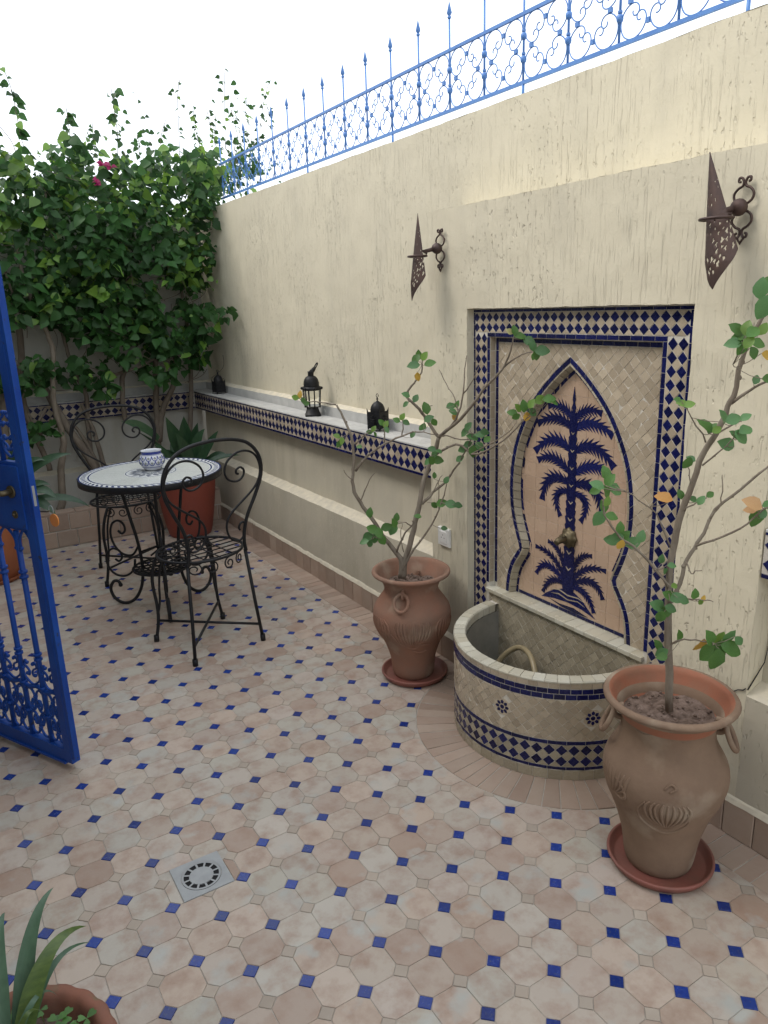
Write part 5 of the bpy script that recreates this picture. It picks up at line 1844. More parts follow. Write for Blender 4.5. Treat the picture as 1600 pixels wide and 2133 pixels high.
pl = cscroll(R_, .082, .108, 105, (-.0555, -.0555), radians(225))
b = MB(); b.tube([(0, u, v) for u, v in pl], .0023, 5)
scr_me = b.mesh('scroll', M_fence)
b = MB(); b.box(-.005, .005, -.007, .007, -.007, .007); col_me = b.mesh('collar', M_fence)
for k in range(-7, 15):
    y = P0 + PITCH * k
    if not .62 < y < 5.42: continue
    link('spear_post', post_me, fn, Matrix.Translation((FXX, y, RB0)))
    if k % 4 == 0: link('post_foot', foot_me, fn, Matrix.Translation((FXX, y, RB0)))
    yc = y + PITCH / 2; zc = (RB0 + RB1) / 2
    if yc > 5.38: continue
    for q in range(4):
        M = Matrix.Translation((FXX, yc, zc)) @ Matrix.Rotation(q * pi / 2, 4, 'X')
        link('scroll', scr_me, fn, M)
        a = q * pi / 2
        link('collar', col_me, fn, Matrix.Translation((FXX, yc + .070 * cos(a), zc + .070 * sin(a))))


# ================================================================== pots
def relief(parent, prof, items, r, mt, name='relief_line'):
    """thin ribs lying on a turned surface; items are lists of (angle, z)"""
    def R(z):
        for i in range(len(prof) - 1):
            (ra, za), (rb, zb) = prof[i], prof[i + 1]
            if za <= z <= zb and zb > za: return ra + (rb - ra) * (z - za) / (zb - za)
        return prof[-1][0]
    for pl in items:
        pl = smooth_pl(pl, 5)
        b = MB()
        b.tube([(R(z) * cos(a), R(z) * sin(a), z, r * (.4 + .6 * sin(pi * i / (len(pl) - 1)))) for i, (a, z) in enumerate(pl)], r, 6)
        b.build(name, mt, parent, local=True)


def fan(ac, z0, w_, h_, n, curl=.5):
    out = []
    for k in range(n):
        t = (k - (n - 1) / 2) / ((n - 1) / 2)
        out.append([(ac + t * w_ * .15, z0), (ac + t * w_ * .75, z0 + h_ * .35), (ac + t * w_ * (.9 if abs(t) > .5 else 1.0), z0 + h_ * .75), (ac + t * w_ * curl, z0 + h_)])
    return out


def make_pot(name, label, x, y, prof_out, prof_in, mt, mrim, soil_z, soil_r, rings, rel, rr=.0032):
    t = thing(name, label, 'pot', (x, y, 0))
    wob = lambda r, z, th: r * (1 + .006 * sin(2 * th + z * 9) + .003 * sin(5 * th))
    b = MB(); b.lathe(smooth_pl(prof_out, 5), 64, fn=wob); b.disc(prof_out[0][0], prof_out[0][1], 64, up=False)
    b.build('body', mt, t, local=True)
    b = MB(); b.lathe(smooth_pl(prof_in[:5], 4), 64, fn=wob); b.build('rim', mt, t, local=True)
    b = MB(); b.lathe(smooth_pl(prof_in[4:], 4), 64, fn=wob); b.build('inner_wall', mrim, t, local=True)
    # soil: uneven disc with crumbs
    b = MB()
    n, m = 40, 10; vs = [(0, 0, soil_z + .006)]; fs = []
    for j in range(1, m + 1):
        for i in range(n):
            th = 2 * pi * i / n; r = soil_r * j / m
            vs.append((r * cos(th), r * sin(th), soil_z + .012 * noise.noise(Vector((r * cos(th) * 22, r * sin(th) * 22, x * 7))) + .005 * noise.noise(Vector((r * cos(th) * 70, r * sin(th) * 70, 3)))))
    for i in range(n):
        fs.append((0, 1 + i, 1 + (i + 1) % n))
        for j in range(1, m):
            a = 1 + (j - 1) * n
            fs.append((a + i, a + n + i, a + n + (i + 1) % n, a + (i + 1) % n))
    b.add(vs, fs, 0, True)
    for _ in range(90):
        th = rnd.uniform(0, 2 * pi); r = soil_r * sqrt(rnd.random()) * .95; q = rnd.uniform(.0015, .0055)
        b.sphere((r * cos(th), r * sin(th), soil_z + .006), q, 5, 4, (1, 1, .7))
    b.build('soil', M_soil, t, local=True)
    for (an, zz, rl) in rings:
        M = Matrix.Rotation(an, 4, 'Z')
        b = MB()
        b.tube([M @ Vector(q) for q in smooth_pl([(rl - .012, 0, zz + .020), (rl + .008, 0, zz + .016), (rl + .014, 0, zz), (rl + .006, 0, zz - .014), (rl - .012, 0, zz - .018)], 4)], .0075, 10)
        b.build('lug', mt, t, local=True)
        b = MB()
        b.tube([M @ Vector((rl + .013 + .015 * (1 - sin(a)), .029 * cos(a), zz - .024 + .033 * sin(a))) for a in [k * pi / 10 for k in range(20)]], .0072, 10, closed=True)
        b.build('ring_handle', mt, t, local=True)
    if rel: relief(t, smooth_pl(prof_out, 5), rel, rr, mt)
    return t


def make_saucer(label, x, y, r):
    b = MB()
    b.lathe([(0, .006), (r - .022, .006), (r - .016, .008), (r - .006, .026), (r - .003, .029), (r + .002, .028), (r + .003, .023), (r - .008, .004), (r - .016, 0), (0, 0)], 64)
    o = b.build('pot_saucer', M_saucer, None, Matrix.Translation((x, y, .001)))
    return tag(o, label, 'saucer', 'clay saucers under the hibiscus pots')


LX, LY = 1.600, 2.430
make_saucer('red clay saucer under the smaller urn left of the basin', LX, LY - .01, .138)
po = [(.084, .010), (.090, .03), (.096, .09), (.118, .16), (.150, .225), (.162, .275), (.157, .315), (.136, .350), (.117, .378), (.112, .402), (.124, .432), (.146, .455)]
pi_ = [(.146, .455), (.158, .458), (.163, .466), (.159, .474), (.148, .474), (.140, .466), (.130, .448), (.112, .415), (.105, .395)]
aL = atan2(-2.43, -1.60)
make_pot('terracotta_urn', 'smaller terracotta urn with ring handle and carved belly left of the basin', LX, LY, po, pi_, M_terra, M_terra, .408, .112,
         [(aL - radians(17), .402, .114), (aL - radians(17) + pi, .402, .114)],
         fan(aL + .0, .175, .52, .125, 11, .8) + fan(aL - 1.0, .18, .4, .12, 7) + fan(aL + 1.0, .18, .4, .12, 7) +
         [[(aL - .6, .24), (aL - .4, .20), (aL, .172), (aL + .25, .19), (aL + .55, .185)], [(aL - .75, .29), (aL - .85, .27), (aL - .8, .245), (aL - .65, .235)], [(aL - .05, .165), (aL + .2, .15), (aL + .5, .155)]], .0052)
RX, RY = 1.545, 1.120
make_saucer('red clay saucer under the large urn at the right', RX, RY - .005, .140)
po = [(.088, .010), (.094, .03), (.104, .10), (.126, .18), (.152, .245), (.161, .295), (.154, .335), (.133, .375), (.121, .405), (.118, .435), (.127, .470), (.150, .500)]
pi2 = [(.150, .500), (.164, .503), (.170, .511), (.166, .520), (.155, .521), (.147, .512), (.139, .492), (.124, .46), (.112, .435)]
aR = atan2(-1.12, -1.545)
make_pot('terracotta_urn', 'large dusty terracotta urn with two ring handles in front of the basin', RX, RY, po, pi2, M_terra2, M_rimred, .452, .121,
         [(aR - radians(84), .450, .126), (aR + radians(86), .450, .126)],
         fan(aR + .10, .205, .40, .085, 9, .7) + fan(aR - .9, .26, .35, .07, 8, 1.0) + [[(aR - .25, .285), (aR - .38, .25), (aR - .30, .21), (aR + .1, .185), (aR + .45, .22), (aR + .42, .265)],
          [(aR - .95, .27), (aR - .72, .255), (aR - .6, .27), (aR - .68, .30), (aR - .85, .31)], [(aR + .02, .33), (aR + .12, .345), (aR + .2, .335), (aR + .1, .325)]], .0046)


# ================================================================== hibiscus shrubs
def leaf_mesh(kind='oval', name='leaf', m=None):
    """unit leaf along +Y from the origin, length 1, folded along the midrib"""
    if kind == 'oval': W = [(0, 0), (.10, .16), (.30, .33), (.52, .36), (.74, .27), (.90, .13), (1, 0)]
    elif kind == 'heart': W = [(0, 0), (.04, .22), (.20, .37), (.42, .38), (.66, .24), (.86, .09), (1, 0)]
    else: W = [(0, .0), (.1, .12), (.35, .2), (.6, .19), (.85, .09), (1, 0)]
    vs = []; fs = []
    for i, (y, w_) in enumerate(W):
        zc = -.24 * y * y
        rip = .02 * (1 if i % 2 else -1)
        vs += [(-w_, y, zc + w_ * .28 + rip), (0, y, zc), (w_, y, zc + w_ * .28 - rip)]
    for i in range(len(W) - 1):
        a = i * 3
        for k in (0, 1):
            q = (a + k, a + k + 1, a + k + 4, a + k + 3)
            if i == 0: q = (1, 4, 3) if k == 0 else (1, 5, 4)
            elif i == len(W) - 2: q = (a, a + 1, 3 * len(W) - 2) if k == 0 else (a + 1, a + 2, 3 * len(W) - 2)
            fs.append(q)
    return vs, fs


def leaf_me(kind, mt, name):
    b = MB(); vs, fs = leaf_mesh(kind); b.add(vs, fs, 0, True)
    me = b.mesh(name, mt); return me


LEAFME = [leaf_me('oval', m_, 'leaf') for m_ in M_leafs]


def shrub(label, base, branches, leaves, seed):
    rg = random.Random(seed)
    t = thing('hibiscus_shrub', label, 'shrub', base)
    allp = []; pet = MB()
    for i, pl in enumerate(branches):
        P = smooth_pl(pl, 3)
        P = [(x + rg.gauss(0, .0012), y + rg.gauss(0, .0012), z + rg.gauss(0, .0012), r) for x, y, z, r in P]
        P = [(x, y, z, r * .84 * (1 + .12 * noise.noise(Vector((x * 60, y * 60, z * 60))))) for x, y, z, r in P]
        allp += P
        b = MB(); b.tube(P, 0, 9 if P[0][3] > .005 else 6)
        # buds and knots
        for q in P[2::3]:
            if q[3] < .006: b.sphere((q[0] + rg.uniform(-1, 1) * q[3], q[1], q[2]), q[3] * 1.25, 5, 4)
        b.build('stem' if P[0][3] > .0055 else 'branch', M_bark, t)
    right = Vector((Rw[0][0], Rw[1][0], 0)).normalized(); up = Vector((0, 0, 1)); back = Vector((Rw[0][2], Rw[1][2], 0)).normalized()
    for (x, y, z, ang, s, ci) in leaves:
        a = radians(ang)
        d = (right * cos(a) + up * sin(a) + back * rg.uniform(-.35, .25)).normalized()
        nrm = (-back * rg.uniform(.5, 1.1) + up * rg.uniform(.1, .9) + right * rg.uniform(-.5, .5))
        nrm = (nrm - d * nrm.dot(d)).normalized()
        sx = d.cross(nrm)
        c = Vector((x, y, z)) - d * s * .5
        M = Matrix(((sx.x * s, d.x * s, nrm.x * s, c.x), (sx.y * s, d.y * s, nrm.y * s, c.y), (sx.z * s, d.z * s, nrm.z * s, c.z), (0, 0, 0, 1)))
        link('leaf', LEAFME[ci], t, M)
        near = min(allp, key=lambda q: (q[0] - c.x) ** 2 + (q[1] - c.y) ** 2 * .4 + (q[2] - c.z) ** 2)
        nv = Vector(near[:3]); dd_ = (nv - c).length
        if .004 < dd_ < .12:
            pet.tube([tuple(nv), tuple((nv + c) / 2 + Vector((0, 0, -.003))), tuple(c)], .0009, 4)
    o = pet.build('petioles', M_bark, t); o['kind'] = 'stuff'
    return t


shrub('bare branching hibiscus with sparse small leaves growing in the smaller urn left of the basin', (LX, LY, .41), LSHRUB, LLEAF, 3)
shrub('tall single stemmed hibiscus with yellowing leaves growing in the large urn at the right', (RX, RY, .45), RSHRUB, RLEAF, 4)


# ================================================================== bougainvillea over the far wall
def leaf_xf(p, rg, s, droop=.6):
    """random hanging leaf transform"""
    a = rg.uniform(0, 2 * pi)
    d = Vector((cos(a) * .9, -abs(sin(a)) * .8 + .15, -droop - rg.random() * .7 + .5)).normalized()
    n_ = Vector((rg.uniform(-1.1, 1.1), rg.uniform(-1.2, -.2), rg.uniform(-.3, 1.3)))
    n_ = (n_ - d * n_.dot(d)).normalized()
    sx = d.cross(n_)
    return Matrix(((sx.x * s, d.x * s, n_.x * s, p[0]), (sx.y * s, d.y * s, n_.y * s, p[1]), (sx.z * s, d.z * s, n_.z * s, p[2]), (0, 0, 0, 1)))


vn = thing('bougainvillea', 'big bougainvillea with dark green leaves and grey stems covering the far wall', 'climbing plant', (.75, 5.5, .18))
for i, pl in enumerate(VTRUNK):
    P = smooth_pl(pl, 4)
    rg = random.Random(i)
    b = MB(); b.tube([(x + rg.gauss(0, .002), y + rg.gauss(0, .004), max(z, .15), r) for x, y, z, r in P], 0, 8)
    b.build('stem', M_bark if i in (0, 18) else M_bark2, vn)
rg = random.Random(21)
vl = []          # (matrix, backlit tone)
for (x, y, z, rx, rz, dn) in VBLOB:
    cnt = int(rx * rz * pi * (1500 if z > 1.9 else 1900) * min(1.0, dn * 1.25)) + 6
    for _ in range(cnt):
        a = rg.uniform(0, 2 * pi); r = sqrt(rg.random())
        if rg.random() < .18: r *= 1.22
        px, pz = x + rx * r * cos(a), z + rz * r * sin(a)
        py = y + rg.uniform(-.20, .22) + .10 * noise.noise(Vector((px * 4, pz * 4, 1)))
        lim = 5.80 if pz < 2.2 else 6.1
        py = min(py, lim)
        if px > UX - .03 and pz < 2.2: continue
        if px < -.30: continue
        if noise.noise(Vector((px * 6.5, py * 3, pz * 6.5 + 4))) > .30 and dn < 1.01 and pz < 1.9: continue
        backlit = 1 if (rg.random() < (.30 if pz > 2.2 else .05)) else 0  # lighter leaves gather at the top to paint the backlit crown
        if noise.noise(Vector((px * 3.1 + 9, py * 3, pz * 3.1))) > .25 and rg.random() < .4: backlit = 1 if pz > 1.5 else backlit
        vl.append((leaf_xf((px, py, pz), rg, rg.choice((.03, .042, .055, .065, .078, .092)) * rg.uniform(.85, 1.12)), backlit, py))
# twigs with leaf sprays inside the crown and shoots against the sky
tw = MB()
for (pl, n_) in VSHOOT:
    P = smooth_pl(pl, 4)
    tw.tube([(q[0], q[1], q[2]) for q in P], .0022, 5)
    for k in range(n_ * 2):
        q = P[int((k + .5) / (n_ * 2) * (len(P) - 1))]
        vl.append((leaf_xf((q[0] + rg.gauss(0, .015), q[1] + rg.gauss(0, .015), q[2] + rg.gauss(0, .02)), rg, rg.uniform(.035, .062) * (1.15 if n_ > 12 else .8)), 0 if rg.random() < .8 else 1, q[1]))
for k in range(26):     # thin airy shoots at the right, against the sky
    x0 = rg.uniform(1.55, 2.6); y0 = rg.uniform(5.5, 6.1); z0 = 2.4
    h_ = rg.uniform(.15, .75); lean = rg.uniform(-.15, .25)
    P = smooth_pl([(x0, y0, z0), (x0 + lean * .4, y0, z0 + h_ * .5), (x0 + lean, y0, z0 + h_)], 5)
    tw.tube(P, .0014, 4)
    for q in P[2:]:
        if rg.random() < .75:
            vl.append((leaf_xf((q[0] + rg.gauss(0, .03), q[1], q[2] + rg.gauss(0, .02)), rg, rg.uniform(.03, .05)), 0, q[1]))
for k in range(90):
    x0 = rg.uniform(.45, 1.95); z0 = rg.uniform(1.0, 2.5); y0 = rg.uniform(5.45, 5.7)
    an = rg.uniform(0, pi)
    tw.tube(smooth_pl([(x0, y0, z0), (x0 + .12 * cos(an), y0 - .05, z0 + .10 * sin(an)), (x0 + .22 * cos(an + .3), y0 - .04, z0 + .22 * sin(an))], 4), .0022, 4)
o = tw.build('twigs', M_bark2, vn); o['kind'] = 'stuff'
vl.sort(key=lambda q: q[2])
HM = [leaf_me('heart', M_vine, 'leaf'), leaf_me('heart', M_vinel, 'leaf')]
for M, backlit, _ in vl[:290]: link('leaf', HM[backlit], vn, M)
hv, hf = leaf_mesh('heart')
for backlit, mt_ in ((0, M_vine), (1, M_vinel)):
    b = MB()
    for M, g_, _ in vl[290:]:
        if g_ == backlit: b.add([M @ Vector(q) for q in hv], hf, 0, True)
    o = b.build('foliage', mt_, vn); o['kind'] = 'stuff'
print('vine leaves', len(vl))
b = MB()
for (x, z) in ((1.235, 2.455), (1.25, 2.44), (1.185, 2.35), (1.19, 2.33), (1.29, 2.43)):
    for k in range(4):
        M = leaf_xf((x + rg.gauss(0, .008), 5.33, z + rg.gauss(0, .008)), rg, .034, .1)
        b.add([M @ Vector(q) for q in hv], hf, 0, True)
b.build('pink_bracts', M_flower, vn)


# ================================================================== strap-leaved plants
def strap(parent, p0, p1, p2, w_, mt, fold=.22, n=12, name='leaf', sharp=False):
    P = [Vector(p0) * (1 - t) ** 2 + Vector(p1) * 2 * t * (1 - t) + Vector(p2) * t * t for t in [i / n for i in range(n + 1)]]
    view = (CAM - P[n // 2]).normalized()
    vs = []; fs = []
    for i in range(n + 1):
        t = i / n
        T = (P[min(n, i + 1)] - P[max(0, i - 1)]).normalized()
        sN = (view * .8 + Vector((0, 0, .6)))
        S = T.cross(sN).normalized(); Nn = S.cross(T)
        ww = w_ * (.25 + .75 * sin(pi * min(1, .12 + t * .62) ) ) * (1 if t < .6 else max(0.0, 1 - ((t - .6) / .4) ** 1.8)) * .5
        if sharp: ww = w_ * .5 * min(1, .55 + t * 1.2) * (1 - t) ** .8 * 1.25
        vs += [P[i] - S * ww + Nn * ww * fold, P[i] - S * ww * .5 + Nn * ww * fold * .4, P[i], P[i] + S * ww * .5 + Nn * ww * fold * .4, P[i] + S * ww + Nn * ww * fold]
    for i in range(n):
        for k in range(4): fs.append((i * 5 + k, i * 5 + k + 1, i * 5 + k + 6, i * 5 + k + 5))
    b = MB(); b.add(vs, fs, 0, True)
    return b.build(name, mt, parent)


# large red pot behind the table
BPX, BPY = 1.48, 5.09
bp = thing('flower_pot', 'large smooth deep red pot in the far corner behind the bistro table', 'pot', (BPX, BPY, 0))
b = MB(); b.lathe(smooth_pl([(.135, .0), (.15, .02), (.175, .15), (.20, .32), (.212, .45), (.218, .455), (.222, .47), (.220, .495), (.208, .498), (.200, .49), (.196, .44)], 3), 48); b.build('body', M_bigpot, bp, local=True)
b = MB(); b.disc(.197, .445, 40); b.build('soil', M_soil, bp, local=True)
sp = thing('broad_leaved_plant', 'dark broad leaved plant growing in the deep red corner pot', 'plant', (BPX, BPY, .45))
for (p0, p1, p2, w_, k) in STRAP1:
    strap(sp, p0, p1, p2, w_, M_strap, .25)
for k in range(7):
    a = k * .9; rt = Vector((BPX + .04 * cos(a), BPY + .04 * sin(a), .44))
    strap(sp, rt, rt + Vector((.05 * cos(a), .05 * sin(a), .12)), rt + Vector((.13 * cos(a), .1 * sin(a), .20)), .06, M_strap, .25)
# orange pot behind the gate
OPX, OPY = .20, 4.90
op = thing('flower_pot', 'round orange clay pot on the floor behind the blue gate', 'pot', (OPX, OPY, 0))
b = MB(); b.lathe(smooth_pl([(.12, .0), (.135, .01), (.165, .10), (.185, .22), (.19, .34), (.184, .40), (.194, .405), (.200, .42), (.198, .44), (.186, .442), (.178, .43), (.172, .38)], 3), 48); b.build('body', M_orangepot, op, local=True)
b = MB(); b.disc(.174, .39, 40); b.build('soil', M_soil, op, local=True)
b = MB(); b.lathe([(0, .0), (.15, 0), (.165, .02), (.172, .03), (.165, .03), (.15, .008), (0, .006)], 40)
b = b.build('pot_saucer', M_orangepot, None, Matrix.Translation((OPX, OPY, .0005))); tag(b, 'orange clay saucer under the pot behind the gate', 'saucer')
bpy.data.objects[op.name].location.z = .008
WLOC[op.name] = Matrix.Translation((OPX, OPY, .008))
sp = thing('strap_leaved_plant', 'dark strap leaved plant growing in the orange pot behind the gate', 'plant', (OPX, OPY, .4))
for (p0, p1, p2, w_, k) in STRAP2:
    strap(sp, (OPX + (p0[0] - OPX) * .3, OPY, .40), p1, p2, w_, M_strap, .2)
# near left pot with scalloped rim
NPX, NPY = -.065, 1.17
npot = thing('scalloped_pot', 'red clay pot with a pinched scalloped rim in the near left corner', 'pot', (NPX, NPY, 0))
b = MB()
sc_f = lambda r, z, th: r * (1 + (.028 * abs(cos(11 * th)) if z > .27 and r > .13 else 0))
b.lathe(smooth_pl([(.095, .0), (.10, .01), (.12, .12), (.140, .24), (.148, .275), (.166, .280), (.172, .292), (.166, .306), (.152, .308), (.142, .296), (.136, .26)], 3), 110, fn=sc_f)
b.build('body', mat('dark_red_clay', (.24, .095, .06), (.17, .085, .06), rough=.85, scale=14, bump=.6, bscale=60, c3=(.12, .13, .07), s3=12), npot, local=True)
b = MB(); b.disc(.137, .262, 40); b.build('soil', M_soil, npot, local=True)
sp = thing('pleated_leaf_plant', 'plant with pointed ribbed leaves in the near left scalloped pot', 'plant', (NPX, NPY, .27))
for (p0, p1, p2, w_, k) in STRAP3:
    base = Vector((NPX + .0 + rnd.uniform(-.02, .02), NPY + rnd.uniform(-.02, .04), .26))
    strap(sp, base, Vector(p1) * 1.0 + (Vector(p0) - base) * .25, p2, w_ * .74, (M_strap2, M_strap3, M_strap2)[k], .10, 16, sharp=True)
cl = thing('clover', 'bright green clover leaves sprouting beside the ribbed plant in the scalloped pot', 'plant', (NPX + .08, NPY, .262))
rg = random.Random(9)
b = MB()
for k in range(70):
    a = rg.uniform(0, 2 * pi); r = .12 * sqrt(rg.random())
    x = NPX + r * cos(a) + .02; y = NPY + r * sin(a) + .01
    if hypot(x - NPX, y - NPY) > .132: continue
    z = .27 + rg.uniform(.012, .05)
    b.tube([(x + rg.gauss(0, .006), y, .258), (x, y, z)], .0007, 4, 1)
    for q in range(3):
        an = q * 2.094 + rg.random()
        s = rg.uniform(.013, .021)
        d = Vector((cos(an), sin(an), rg.uniform(-.1, .25))).normalized(); n_ = Vector((0, 0, 1)); n_ = (n_ - d * n_.dot(d)).normalized(); sx = d.cross(n_)
        M = Matrix(((sx.x * s, d.x * s, n_.x * s, x), (sx.y * s, d.y * s, n_.y * s, y), (sx.z * s, d.z * s, n_.z * s, z), (0, 0, 0, 1)))
        # three rounded leaflets
        vs = [(0, 0, 0)] + [(wx, wy, 0) for wx, wy in ((-.28, .35), (-.45, .75), (-.25, 1.0), (0, .9), (.25, 1.0), (.45, .75), (.28, .35))]
        b.add([M @ Vector(v) for v in vs], [(0, 7, 6, 5, 4), (0, 4, 3, 2, 1)], 0, False)
o = b.build('leaves', [M_leafs[0], M_leafs[1]], cl); o['kind'] = 'stuff'


# ================================================================== drain
dr = thing('floor_drain', 'grey square floor drain with round slotted grate in the floor tiles', 'drain', (.444, 1.783, 0))
dm = .0705
b = MB()
n = 48; ro = .056
vs = [(ro * cos(2 * pi * i / n), ro * sin(2 * pi * i / n), .0022) for i in range(n)]
sqv = []
for i in range(n):
    a = 2 * pi * i / n; k = max(abs(cos(a)), abs(sin(a))); sqv.append((dm * cos(a) / k, dm * sin(a) / k, .0022))
b.add(vs + sqv + [(x, y, -.012) for x, y, z in sqv], [(i, n + i, n + (i + 1) % n, (i + 1) % n) for i in range(n)] + [(n + i, 2 * n + i, 2 * n + (i + 1) % n, n + (i + 1) % n) for i in range(n)])
b.build('frame', M_grey, dr, local=True)
b = MB()
ns = 12
def ring(r, z=.0026): return [(r * cos(2 * pi * i / 72), r * sin(2 * pi * i / 72), z) for i in range(72)]
R0, R1, R2 = .0545, .0485, .0335
b.add(ring(R0) + ring(R1), [(i, (i + 1) % 72, 72 + (i + 1) % 72, 72 + i) for i in range(72)])
b.add(ring(R2) , [tuple(range(72))])
b.add([(x, y, .0026) for x, y, _ in ring(R2)] + [(x, y, -.006) for x, y, _ in ring(R2)], [(i, 72 + i, 72 + (i + 1) % 72, (i + 1) % 72) for i in range(72)])
for k in range(ns):
    a = 2 * pi * k / ns; wd = .0028
    b.add([(R2 * cos(a) + sin(a) * wd, R2 * sin(a) - cos(a) * wd, .0024), (R1 * cos(a) + sin(a) * wd, R1 * sin(a) - cos(a) * wd, .0024), (R1 * cos(a) - sin(a) * wd, R1 * sin(a) + cos(a) * wd, .0024), (R2 * cos(a) - sin(a) * wd, R2 * sin(a) + cos(a) * wd, .0024)], [(0, 1, 2, 3)])
b.build('grate', M_grey, dr, local=True)
b = MB(); b.disc(.0545, -.0004, 40); b.build('shaft_shade', M_dark, dr, local=True)  # flat black disc stands in for the unlit shaft


# ================================================================== bistro table, bowl and chairs
TX, TY, TZ = .945, 3.845, .742
TR_ = .355
tb = thing('bistro_table', 'round black iron bistro table with blue and cream mosaic top', 'table', (TX, TY, 0), radians(12))
M_ttop = mat('table_mosaic_cream', (.66, .68, .65), (.58, .60, .57), rough=.25, scale=90, contrast=.2, bump=.15, bscale=300, hv=.03)
M_tblue = mat('table_mosaic_blue', (.02, .035, .13), (.03, .05, .18), rough=.25, scale=60, hv=.2)
M_tgrey = mat('table_mosaic_grey', (.16, .18, .22), (.12, .13, .17), rough=.3, scale=60, hv=.2)
b = MB(); b.lathe([(0, TZ - .004), (TR_ - .004, TZ - .004), (TR_, TZ - .001), (TR_ + .003, TZ - .004), (TR_ + .003, TZ - .034), (TR_ - .004, TZ - .036), (TR_ - .006, TZ - .012), (0, TZ - .012)], 72); b.build('rim', M_iron, tb, local=True)
b = MB(); b.disc(TR_ - .004, TZ - .0025, 72); b.build('grout_bed', mat('table_grout', (.55, .57, .56), rough=.7), tb, local=True)


def annular(T, r0, r1, n, off_=0., t=.0014, shape='seg', F=None):
    for i in range(n):
        a0 = 2 * pi * (i + off_) / n; a1 = 2 * pi * (i + 1 + off_) / n; am = (a0 + a1) / 2
        if shape == 'seg': p = [(r0 * cos(a0), r0 * sin(a0)), (r1 * cos(a0), r1 * sin(a0)), (r1 * cos(am), r1 * sin(am)), (r1 * cos(a1), r1 * sin(a1)), (r0 * cos(a1), r0 * sin(a1)), (r0 * cos(am), r0 * sin(am))]
        elif shape == 'dia': p = [(r0 * cos(am), r0 * sin(am)), ((r0 + r1) / 2 * cos(a0), (r0 + r1) / 2 * sin(a0)), (r1 * cos(am), r1 * sin(am)), ((r0 + r1) / 2 * cos(a1), (r0 + r1) / 2 * sin(a1))]
        elif shape == 'leaf': p = [(r0 * cos(a0), r0 * sin(a0)), (r0 * cos(a0 + (a1 - a0) * .5), r0 * sin(a0 + (a1 - a0) * .5)), (r1 * cos(a1), r1 * sin(a1)), (r1 * cos(a0 + (a1 - a0) * .5), r1 * sin(a0 + (a1 - a0) * .5))]
        if area(p) < 0: p.reverse()
        cx = sum(q[0] for q in p) / len(p); cy = sum(q[1] for q in p) / len(p)
        T.put(tile_geo([(q[0] - cx, q[1] - cy) for q in p], .0004, t, .0004, .001), WLOC[tb.name] @ Matrix.Translation((cx, cy, TZ - .0035)))


TM1 = Tiles('blue_mosaic_piece', M_tblue, tb, 250); TM2 = Tiles('grey_mosaic_piece', M_tgrey, tb, 60); TM3 = Tiles('cream_mosaic_piece', M_ttop, tb, 200)
annular(TM1, .345, .3565, 60); annular(TM1, .318, .342, 64, shape='leaf'); annular(TM1, .300, .309, 56)
annular(TM1, .122, .127, 40)
annular(TM2, .055, .120, 16, shape='dia'); annular(TM2, .018, .070, 16, .5, shape='dia')
annular(TM3, .310, .317, 56); annular(TM3, .129, .298, 24)
TM1.done(); TM2.done(); TM3.done()
# three scrolled legs
LEG = [(.14, .69), (.165, .60), (.20, .48), (.255, .33), (.285, .20), (.285, .11), (.262, .045), (.215, .008), (.165, .012), (.133, .05), (.135, .092), (.160, .108), (.182, .092)]
for k, an in enumerate((radians(140), radians(258), radians(20))):
    R3 = Matrix.Rotation(an - radians(12), 4, 'Z')
    def tp(pl, off_=0): return [R3 @ Vector((u, off_, z)) for u, z in smooth_pl(pl, 5)]
    # S shaped main bar: from the top down, bulging outwards and rolled up at the foot
    main = [(.205, .705), (.175, .62), (.150, .50), (.122, .36), (.112, .22), (.130, .11), (.175, .035), (.235, .007), (.290, .030), (.312, .085), (.290, .130), (.262, .132), (.252, .112)]
    b = MB(); b.tube(tp(main), .0085, 9); b.sphere(R3 @ Vector((.252, 0, .112)), .012, 8, 6); b.build('leg', M_iron, tb, local=True)
    up_ = [(.150, .26), (.165, .20), (.215, .165), (.275, .175), (.310, .225), (.308, .285), (.27, .318), (.232, .305), (.222, .27), (.242, .248), (.262, .26)]
    b = MB(); b.tube(tp(up_), .0062, 8); b.build('leg_scroll', M_iron, tb, local=True)
    up2 = [(.118, .30), (.150, .36), (.20, .40), (.258, .41), (.300, .45), (.308, .51), (.280, .55), (.240, .55), (.222, .52), (.236, .492), (.262, .50), (.262, .52)]
    up2 = [(.125, .33), (.16, .285), (.215, .29), (.255, .335), (.27, .40), (.255, .455), (.22, .475), (.19, .455), (.186, .42), (.207, .403), (.225, .42)]
    b = MB(); b.tube(tp(up2), .0062, 8); b.build('leg_scroll', M_iron, tb, local=True)
    b = MB(); b.tube([R3 @ Vector((.118, 0, .30)), R3 @ Vector((.02, 0, .335)), R3 @ Vector((-.06, 0, .30))], .005, 7); b.build('brace', M_iron, tb, local=True)
# low woven basket shelf
b = MB()
rb = .150
b.tube([(rb * cos(a), rb * sin(a), .225) for a in [k * pi / 20 for k in range(40)]], .006, 7, closed=True)
b.build('lower_ring', M_iron, tb, local=True)
b = MB()
for k in range(-4, 5):
    d_ = k * .032; l_ = sqrt(max(0, rb ** 2 - d_ ** 2))
    for s in (0, 1):
        P = [((q * l_, d_) if s == 0 else (d_, q * l_)) for q in (-1, -.5, 0, .5, 1)]
        b.tube([(u, v, .225 - .02 * (1 - (u * u + v * v) / rb ** 2) + (.003 if s else 0)) for u, v in P], .0045, 6)
b.build('lower_grid', M_iron, tb, local=True)

